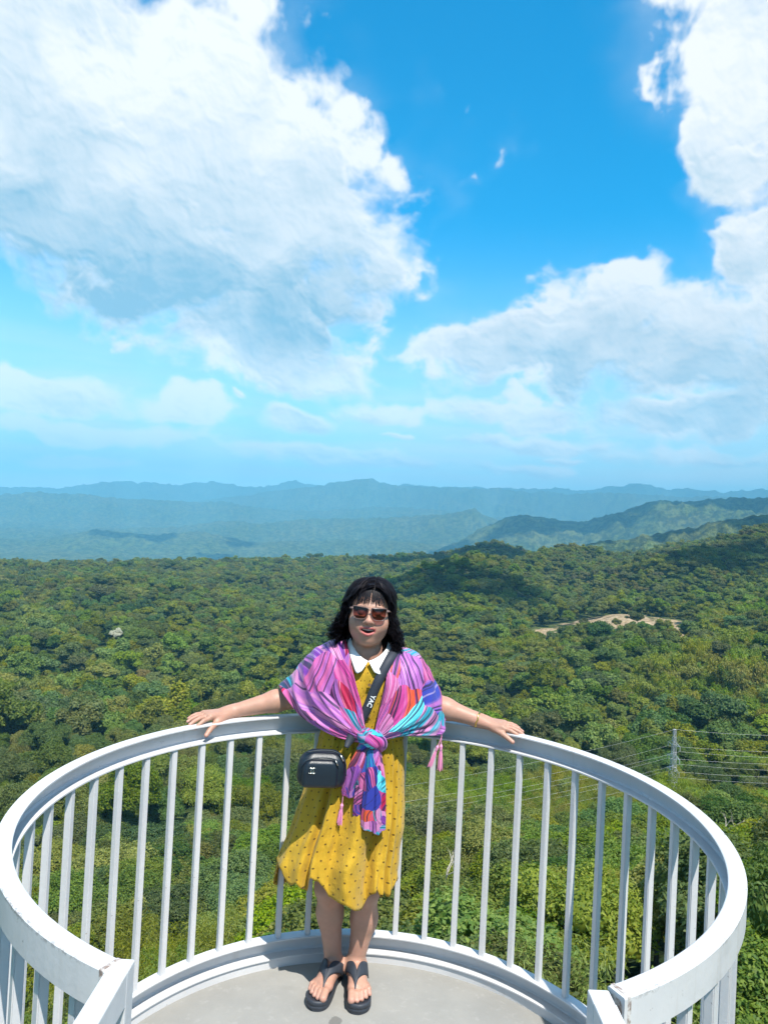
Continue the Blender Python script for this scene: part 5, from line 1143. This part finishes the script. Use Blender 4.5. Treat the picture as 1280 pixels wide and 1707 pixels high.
def tassel(top, tip, spread, nthr, seed):
    r_ = random.Random(seed); mb = MB(); t = Vector(top); e = Vector(tip); k = t.lerp(e, 0.36)
    mb.tube([t, t.lerp(e, 0.3)], 0.0016, 6); mb.tube([t.lerp(e, 0.28), t.lerp(e, 0.34), k, t.lerp(e, 0.46)], [0.002, 0.0062, 0.0066, 0.0050], 8)
    for q in range(nthr):
        o_ = Vector((r_.uniform(-1, 1) * spread, r_.uniform(-1, 1) * spread * 0.7, r_.uniform(-0.006, 0.006))); mb.tube([k, k.lerp(e, 0.4) + o_ * 0.6, e + o_], [0.0022, 0.0022, 0.0012], 4)
    me = bpy.data.meshes.new('tassel'); me.from_pydata(mb.V, [], mb.F); me.materials.append(m_tas); pchild('tassel', me, scarf)
tassel(Y(572, 1326, 2.862), Y(566, 1373, 2.860), 0.011, 26, 1)
tassel(Y(736, 1223, 2.975), Y(733, 1283, 2.972), 0.010, 20, 2); tassel(Y(736, 1228, 2.973), Y(716, 1278, 2.970), 0.008, 18, 3)

# ---------------------------------------------------------------- sandals
m_sole = simple('dark_rubber', (0.028, 0.034, 0.046), 0.55, var=0.25, vscale=40); m_foot = simple('footbed', (0.045, 0.045, 0.055), 0.7)
for (heel, A, B, inn) in FEET:
    sd = bpy.data.objects.new('sandal', None); COL.objects.link(sd); sd.parent = person; sd.matrix_parent_inverse = Matrix.Translation(PLOC).inverted()
    out_ = [(-0.055, 0.0), (-0.035, 0.026), (0.03, 0.034), (0.30, 0.033), (0.55, 0.042), (0.75, 0.048), (0.92, 0.047), (1.03, 0.034), (1.075, 0.012), (1.075, -0.008), (1.00, -0.034), (0.86, -0.047), (0.70, -0.047), (0.50, -0.040), (0.28, -0.033), (0.03, -0.034), (-0.035, -0.026)]
    pts_ = cr(out_ + [out_[0]], 73)[:-1]; mb = MB(); rings = []
    for zz, sc_ in ((FLOOR + 0.001, 0.96), (FLOOR + 0.006, 1.0), (FLOOR + 0.016, 1.0), (FLOOR + 0.0175, 0.985), (FLOOR + 0.0195, 1.0), (FLOOR + 0.031, 0.995), (FLOOR + 0.035, 0.965), (FLOOR + 0.034, 0.92), (FLOOR + 0.0285, 0.86)):
        lift = lambda l: 0.010 * max(0, l - 0.85) ** 1.5 * 4 if zz > FLOOR + 0.003 else 0.006 * max(0, l - 0.9)
        rings.append([heel * V3(1, 1, 0) + A * ((0.5 + (l - 0.5) * sc_) * 0.235) + B * (w * inn * sc_) + V3(0, 0, zz + lift(l)) for l, w in pts_])
    k = len(pts_); V_ = [p for r_ in rings for p in r_]; F_ = [tuple(range(k))] + [(r_ * k + i, r_ * k + (i + 1) % k, (r_ + 1) * k + (i + 1) % k, (r_ + 1) * k + i) for r_ in range(len(rings) - 1) for i in range(k)] + [tuple((len(rings) - 1) * k + i for i in range(k))]
    mb.add(V_, F_); me = bpy.data.meshes.new('sole'); me.from_pydata(mb.V, [], mb.F); me.materials.append(m_sole); me.polygons.foreach_set('use_smooth', np.ones(len(me.polygons), bool)); o = obj('sole', me, sd)
    def fp(l, w, z): return heel * V3(1, 1, 0) + A * (l * 0.235) + B * (inn * w) + V3(0, 0, SOLE + z)
    # Y strap: toe post rising into a wide yoke that runs down both sides of the foot
    def hug(pts): return [fp(*p) for p in pts]
    c0 = hug([(0.86, 0.0195, 0.012), (0.78, 0.0175, 0.034), (0.66, 0.022, 0.052), (0.54, 0.034, 0.054), (0.40, 0.046, 0.038), (0.26, 0.046, 0.006)])
    c1 = hug([(0.86, 0.0185, 0.012), (0.76, 0.014, 0.038), (0.58, 0.008, 0.065), (0.40, 0.018, 0.079), (0.24, 0.042, 0.056), (0.09, 0.044, 0.010)])
    d0 = hug([(0.86, 0.0165, 0.012), (0.78, 0.0135, 0.036), (0.67, 0.002, 0.053), (0.56, -0.020, 0.050), (0.46, -0.038, 0.032), (0.34, -0.044, 0.006)])
    for nm, ca_, cb_ in (('strap', c0, c1), ('strap', d0, hug([(0.86, 0.0175, 0.012), (0.76, 0.0150, 0.038), (0.58, 0.010, 0.065), (0.40, -0.008, 0.078), (0.25, -0.036, 0.056), (0.12, -0.043, 0.010)]))):
        G_ = loft([ca_, [0.5 * (a + b_) + V3(0, 0, 0.003) for a, b_ in zip(ca_, cb_)], cb_], 30, 8)
        a_, b2 = G_.shape[:2]; i, j = np.meshgrid(np.arange(a_ - 1), np.arange(b2 - 1), indexing='ij'); F = np.stack([i * b2 + j, (i + 1) * b2 + j, (i + 1) * b2 + j + 1, i * b2 + j + 1], -1).reshape(-1, 4)
        o = obj(nm, np_mesh(nm, G_.reshape(-1, 3), F, [m_sole], smooth=True), sd); md = o.modifiers.new('t', 'SOLIDIFY'); md.thickness = 0.0045; md.offset = 0

# ---------------------------------------------------------------- sunglasses
m_lens, g, b = mat('gradient_lens'); tc = g.node('ShaderNodeTexCoord'); _, _, zz = g.xyz(tc.outputs['Object'])
gr_ = g.ramp(zz, -0.022, 0.016, 0.0, 1.0)
for nd in [b]: g.n.remove(nd)
tb = g.node('ShaderNodeBsdfTransparent'); g.put(tb.inputs['Color'], g.mix(gr_, (0.40, 0.17, 0.15), (0.030, 0.012, 0.012))); gl = g.node('ShaderNodeBsdfGlossy'); gl.inputs['Roughness'].default_value = 0.06; gl.inputs['Color'].default_value = (0.9, 0.85, 0.85, 1)
fr = g.node('ShaderNodeFresnel'); fr.inputs['IOR'].default_value = 1.5; ms = g.node('ShaderNodeMixShader'); g.put(ms.inputs[0], fr.outputs[0]); g.put(ms.inputs[1], tb.outputs[0]); g.put(ms.inputs[2], gl.outputs[0]); g.put(g.n['Material Output'].inputs['Surface'], ms.outputs[0])
m_frame = simple('pale_frame', (0.20, 0.125, 0.11), 0.2, 0.0, 0.6); m_dark = simple('dark_rim', (0.03, 0.02, 0.02), 0.3)
glasses = empty('sunglasses'); glasses.matrix_world = Matrix((tuple(HM[0]) + (HC[0],), tuple(HM[1]) + (HC[1],), tuple(HM[2]) + (HC[2],), (0, 0, 0, 1)))
tag(glasses, 'oversized square sunglasses with brown gradient lenses on the woman', 'sunglasses')
def lens_out(s, k=1.0, n=40):
    base = [(-0.027, 0.019), (0.0, 0.0205), (0.029, 0.0215), (0.0305, 0.012), (0.027, -0.012), (0.018, -0.0225), (0.0, -0.0245), (-0.016, -0.0215), (-0.0255, -0.010), (-0.0285, 0.008)]
    P = cr(base + [base[0]], n + 1)[:-1]; P = (P - P.mean(0)) * k + P.mean(0); return [(s * (0.0345 + p[0]), p[1] + 0.000) for p in P]
def gy(x): return -0.112 + 3.6 * x * x
for s in (-1, 1):
    P = lens_out(s); n = len(P); mb = MB(); cx_ = s * 0.0345
    V_ = [(cx_, gy(cx_) - 0.0018, -0.001)] + [(x * 0.5 + cx_ * 0.5, gy(x * 0.5 + cx_ * 0.5) - 0.0012, z * 0.5) for x, z in P] + [(x, gy(x), z) for x, z in P]
    F_ = [(0, 1 + i, 1 + (i + 1) % n) for i in range(n)] + [(1 + i, 1 + n + i, 1 + n + (i + 1) % n, 1 + (i + 1) % n) for i in range(n)]
    mb.add(V_, F_); mb.build('lens', m_lens, glasses, smooth=True)
    mb = MB(); mb.tube([(x, gy(x), z) for x, z in lens_out(s, 1.04)] + [(x, gy(x), z) for x, z in lens_out(s, 1.04)[:1]], 0.0014, 6); mb.build('rim', m_frame, glasses, smooth=True)
    top_ = [(x, gy(x) - 0.0012, z) for x, z in lens_out(s, 0.97) if z > 0.012]; top_.sort(key=lambda p: p[0]); mb = MB(); mb.tube(top_, 0.0015, 6); mb.build('brow_bar', m_dark, glasses, smooth=True)
    mb = MB(); mb.tube([(s * 0.065, gy(0.065), 0.013), (s * 0.074, gy(0.065) + 0.012, 0.013), (s * 0.080, -0.05, 0.010), (s * 0.083, 0.02, 0.002)], [0.0042, 0.0045, 0.0030, 0.0025], 6); mb.build('temple', m_frame, glasses, smooth=True)
mb = MB(); mb.tube([(-0.008, gy(0.008), 0.010), (0, gy(0) - 0.001, 0.0125), (0.008, gy(0.008), 0.010)], 0.0018, 6); mb.build('bridge', m_frame, glasses, smooth=True)
# ---------------------------------------------------------------- bangle
m_gold = simple('gold', (0.90, 0.62, 0.18), 0.22, 1.0)
ax_ = Vector(wrR - elR).normalized(); bc = Vector(wrR) - ax_ * 0.012; up_ = Vector((0, 0, 1)); e1 = (up_ - ax_ * up_.dot(ax_)).normalized(); e2 = ax_.cross(e1); mb = MB()
ring_ = [bc + (e1 * math.cos(a) * 1.0 + e2 * math.sin(a)) * 0.0315 + ax_ * 0.0015 * math.sin(6 * a) for a in [2 * math.pi * i / 48 for i in range(49)]]
mb.tube(ring_, 0.0036, 8); bg_ = mb.build('bangle', m_gold, smooth=True); tag(bg_, 'thin gold bangle on the wrist at the right', 'bangle')

# ---------------------------------------------------------------- handbag
m_leather, g, b = mat('black_leather'); tc = g.node('ShaderNodeTexCoord')
b.inputs['Base Color'].default_value = (0.008, 0.014, 0.022, 1); b.inputs['Roughness'].default_value = 0.36; b.inputs['Specular IOR Level'].default_value = 0.6
bp = g.node('ShaderNodeBump'); bp.inputs['Distance'].default_value = 0.001; bp.inputs['Strength'].default_value = 0.4; v_ = g.node('ShaderNodeTexVoronoi'); v_.inputs['Scale'].default_value = 420; g.put(v_.inputs['Vector'], tc.outputs['Object']); g.put(bp.inputs['Height'], v_.outputs['Distance']); g.put(b.inputs['Normal'], bp.outputs[0])
BC = Y(537, 1280, 2.845); bag = empty('handbag', tuple(BC), R(13)); bag.rotation_euler = (R(-4), R(3.0), R(13)); tag(bag, 'small black leather crossbody bag with rounded top hanging at the hip', 'handbag')
bf = Field((-0.12, -0.07, -0.10), (0.12, 0.07, 0.10), 0.0022)
def rbox(f, c, hx, hy, hz_, rr_, k, top=0.0):
    sl, P = f.win(np.array(c) - np.array((hx, hy, hz_)) - 0.03, np.array(c) + np.array((hx, hy, hz_)) + 0.03); q = P - np.array(c)
    sx = 1 - top * np.clip((q[..., 2] / hz_ + 0.1), 0, 1) ** 2; ro = np.abs(q) - np.stack([hx * sx, hy * (1 - 0.25 * np.clip(q[..., 2] / hz_, -0.2, 1) ** 2), 0 * sx + hz_], -1) + rr_
    d = np.linalg.norm(np.maximum(ro, 0), axis=-1) + np.minimum(ro.max(-1), 0) - rr_; f.put(sl, d.astype(np.float32), k, False)
rbox(bf, (0, 0, 0), 0.094, 0.043, 0.072, 0.041, 0.0, 0.22)
Vq, Fq_ = bf.mesh(); me = np_mesh('bag_body', Vq, Fq_, [m_leather], smooth=True); obj('bag_body', me, bag)
pf = Field((-0.11, -0.08, -0.09), (0.10, 0.0, 0.08), 0.0022); rbox(pf, (-0.012, -0.036, -0.012), 0.068, 0.018, 0.052, 0.017, 0.0, 0.2)
Vq, Fq_ = pf.mesh(); obj('front_pocket', np_mesh('front_pocket', Vq, Fq_, [m_leather], smooth=True), bag)
m_silver = simple('pale_metal', (0.80, 0.76, 0.66), 0.25, 1.0); m_zip = simple('zip_tape', (0.02, 0.03, 0.04), 0.5)
mb = MB(); mb.tube(cr([(-0.085, -0.036, 0.012), (-0.072, -0.043, 0.034), (-0.03, -0.0455, 0.0465), (0.02, -0.046, 0.047), (0.046, -0.045, 0.036), (0.055, -0.0455, 0.012)], 30), 0.0022, 6); mb.build('pocket_zip', m_zip, bag, smooth=True)
mb = MB(); mb.tube(cr([(-0.07, -0.026, 0.062), (-0.02, -0.030, 0.0715), (0.03, -0.030, 0.0705), (0.066, -0.032, 0.055), (0.083, -0.034, 0.025), (0.088, -0.034, -0.02)], 30), 0.0026, 6); mb.build('main_zip', m_zip, bag, smooth=True)
mb = MB(); mb.tube([(0.060, -0.034, 0.058), (0.074, -0.037, 0.036)], [0.0026, 0.0036], 6); mb.build('zip_pull', m_silver, bag, smooth=True)
mb = MB(); mb.tube([(0.040, -0.0475, 0.040), (0.051, -0.0490, 0.022)], [0.0018, 0.0026], 6); mb.build('zip_pull', m_silver, bag, smooth=True)
mb = MB()
for s in (-1, 1):                                       # two interlocked rings, open on opposite sides
    arc = [(-0.046 + s * 0.0050 + 0.0098 * math.cos(a) * -s, -0.0560, 0.002 + 0.0100 * math.sin(a)) for a in [R(-130) + R(260) * i / 24 for i in range(25)]]; mb.tube(arc, 0.0019, 6)
mb.build('emblem', m_silver, bag, smooth=True)
# strap: from the far shoulder across the chest to the bag
m_strap = simple('webbing', (0.022, 0.028, 0.042), 0.65, var=0.2, vscale=150)
SPATH = [(668, 1062, 3.09), (662, 1078, 3.00), (650, 1098, 2.925), (634, 1128, 2.892), (622, 1155, 2.885), (612, 1180, 2.884), (598, 1208, 2.882), (584, 1232, 2.868), (577, 1246, 2.850)]
cp = cr([Y(*p) for p in SPATH], 60); Tn = np.gradient(cp, axis=0); Tn /= np.linalg.norm(Tn, axis=1, keepdims=True); fn = np.tile(V3(0.0, -1, 0.05), (60, 1)); fn[:18, 2] += np.linspace(1.2, 0, 18); sd_ = np.cross(Tn, fn); sd_ /= np.linalg.norm(sd_, axis=1, keepdims=True)
w_ = np.interp(np.linspace(0, 1, 60), [0, 0.85, 1], [0.0185, 0.0185, 0.008])[:, None]; Gs = np.stack([cp - sd_ * w_, cp - fn * 0 + np.array([0, -0.001, 0]), cp + sd_ * w_], 1)
a_, b2 = Gs.shape[:2]; i, j = np.meshgrid(np.arange(a_ - 1), np.arange(b2 - 1), indexing='ij'); F = np.stack([i * b2 + j, (i + 1) * b2 + j, (i + 1) * b2 + j + 1, i * b2 + j + 1], -1).reshape(-1, 4)
from mathutils import Euler
BM = Matrix.Translation(Vector(BC)) @ Euler((R(-4), R(3.0), R(13))).to_matrix().to_4x4()
st = obj('strap', np_mesh('strap', Gs.reshape(-1, 3), F, [m_strap]), bag); st.matrix_parent_inverse = BM.inverted(); md = st.modifiers.new('t', 'SOLIDIFY'); md.thickness = 0.002; md.offset = 0
# lettering woven on the strap, reading downwards
fc = bpy.data.curves.new('lettering', 'FONT'); fc.body = 'YAC'; fc.size = 0.025; fc.align_x = 'CENTER'; fc.align_y = 'CENTER'; fc.extrude = 0.0003; fc.offset = 0.0006
tmp = bpy.data.objects.new('lettering_tmp', fc); COL.objects.link(tmp); bpy.context.view_layer.update()
lm = bpy.data.meshes.new_from_object(tmp.evaluated_get(bpy.context.evaluated_depsgraph_get())); bpy.data.objects.remove(tmp); lm.materials.clear(); lm.materials.append(m_white)
c_l = Y(618.5, 1169, 2.8805); dx_l = Vector(Y(611.5, 1184, 2.8805) - Y(624, 1153, 2.8805)).normalized(); nz_l = Vector((0, -1, 0.04)).normalized(); nz_l = (nz_l - dx_l * nz_l.dot(dx_l)).normalized(); dy_l = nz_l.cross(dx_l)
lo_ = obj('lettering', lm, st); LM = Matrix((tuple((dx_l.x, dy_l.x, nz_l.x, c_l[0])), (dx_l.y, dy_l.y, nz_l.y, c_l[1]), (dx_l.z, dy_l.z, nz_l.z, c_l[2]), (0, 0, 0, 1)))
lo_.matrix_local = LM
# ================================================================ HAZE
hz = MB(); hz.box((-23000, -23000, -560), (23000, 23000, 1520))
hm = bpy.data.materials.new('haze'); hm.use_nodes = True; g = G(hm.node_tree)
for nd in list(g.n):
    if nd.type != 'OUTPUT_MATERIAL': g.n.remove(nd)
pv = g.node('ShaderNodeVolumePrincipled'); pv.inputs['Color'].default_value = (0.23, 0.69, 1.0, 1); pv.inputs['Density'].default_value = 9.5e-5
pv.inputs['Anisotropy'].default_value = -0.42
g.put(g.n['Material Output'].inputs['Volume'], pv.outputs[0])

try: hm.cycles.homogeneous_volume = True
except Exception: pass
ho = hz.build('haze', hm); tag(ho, 'pale blue haze filling the air over the valley', 'haze', None, 'stuff')
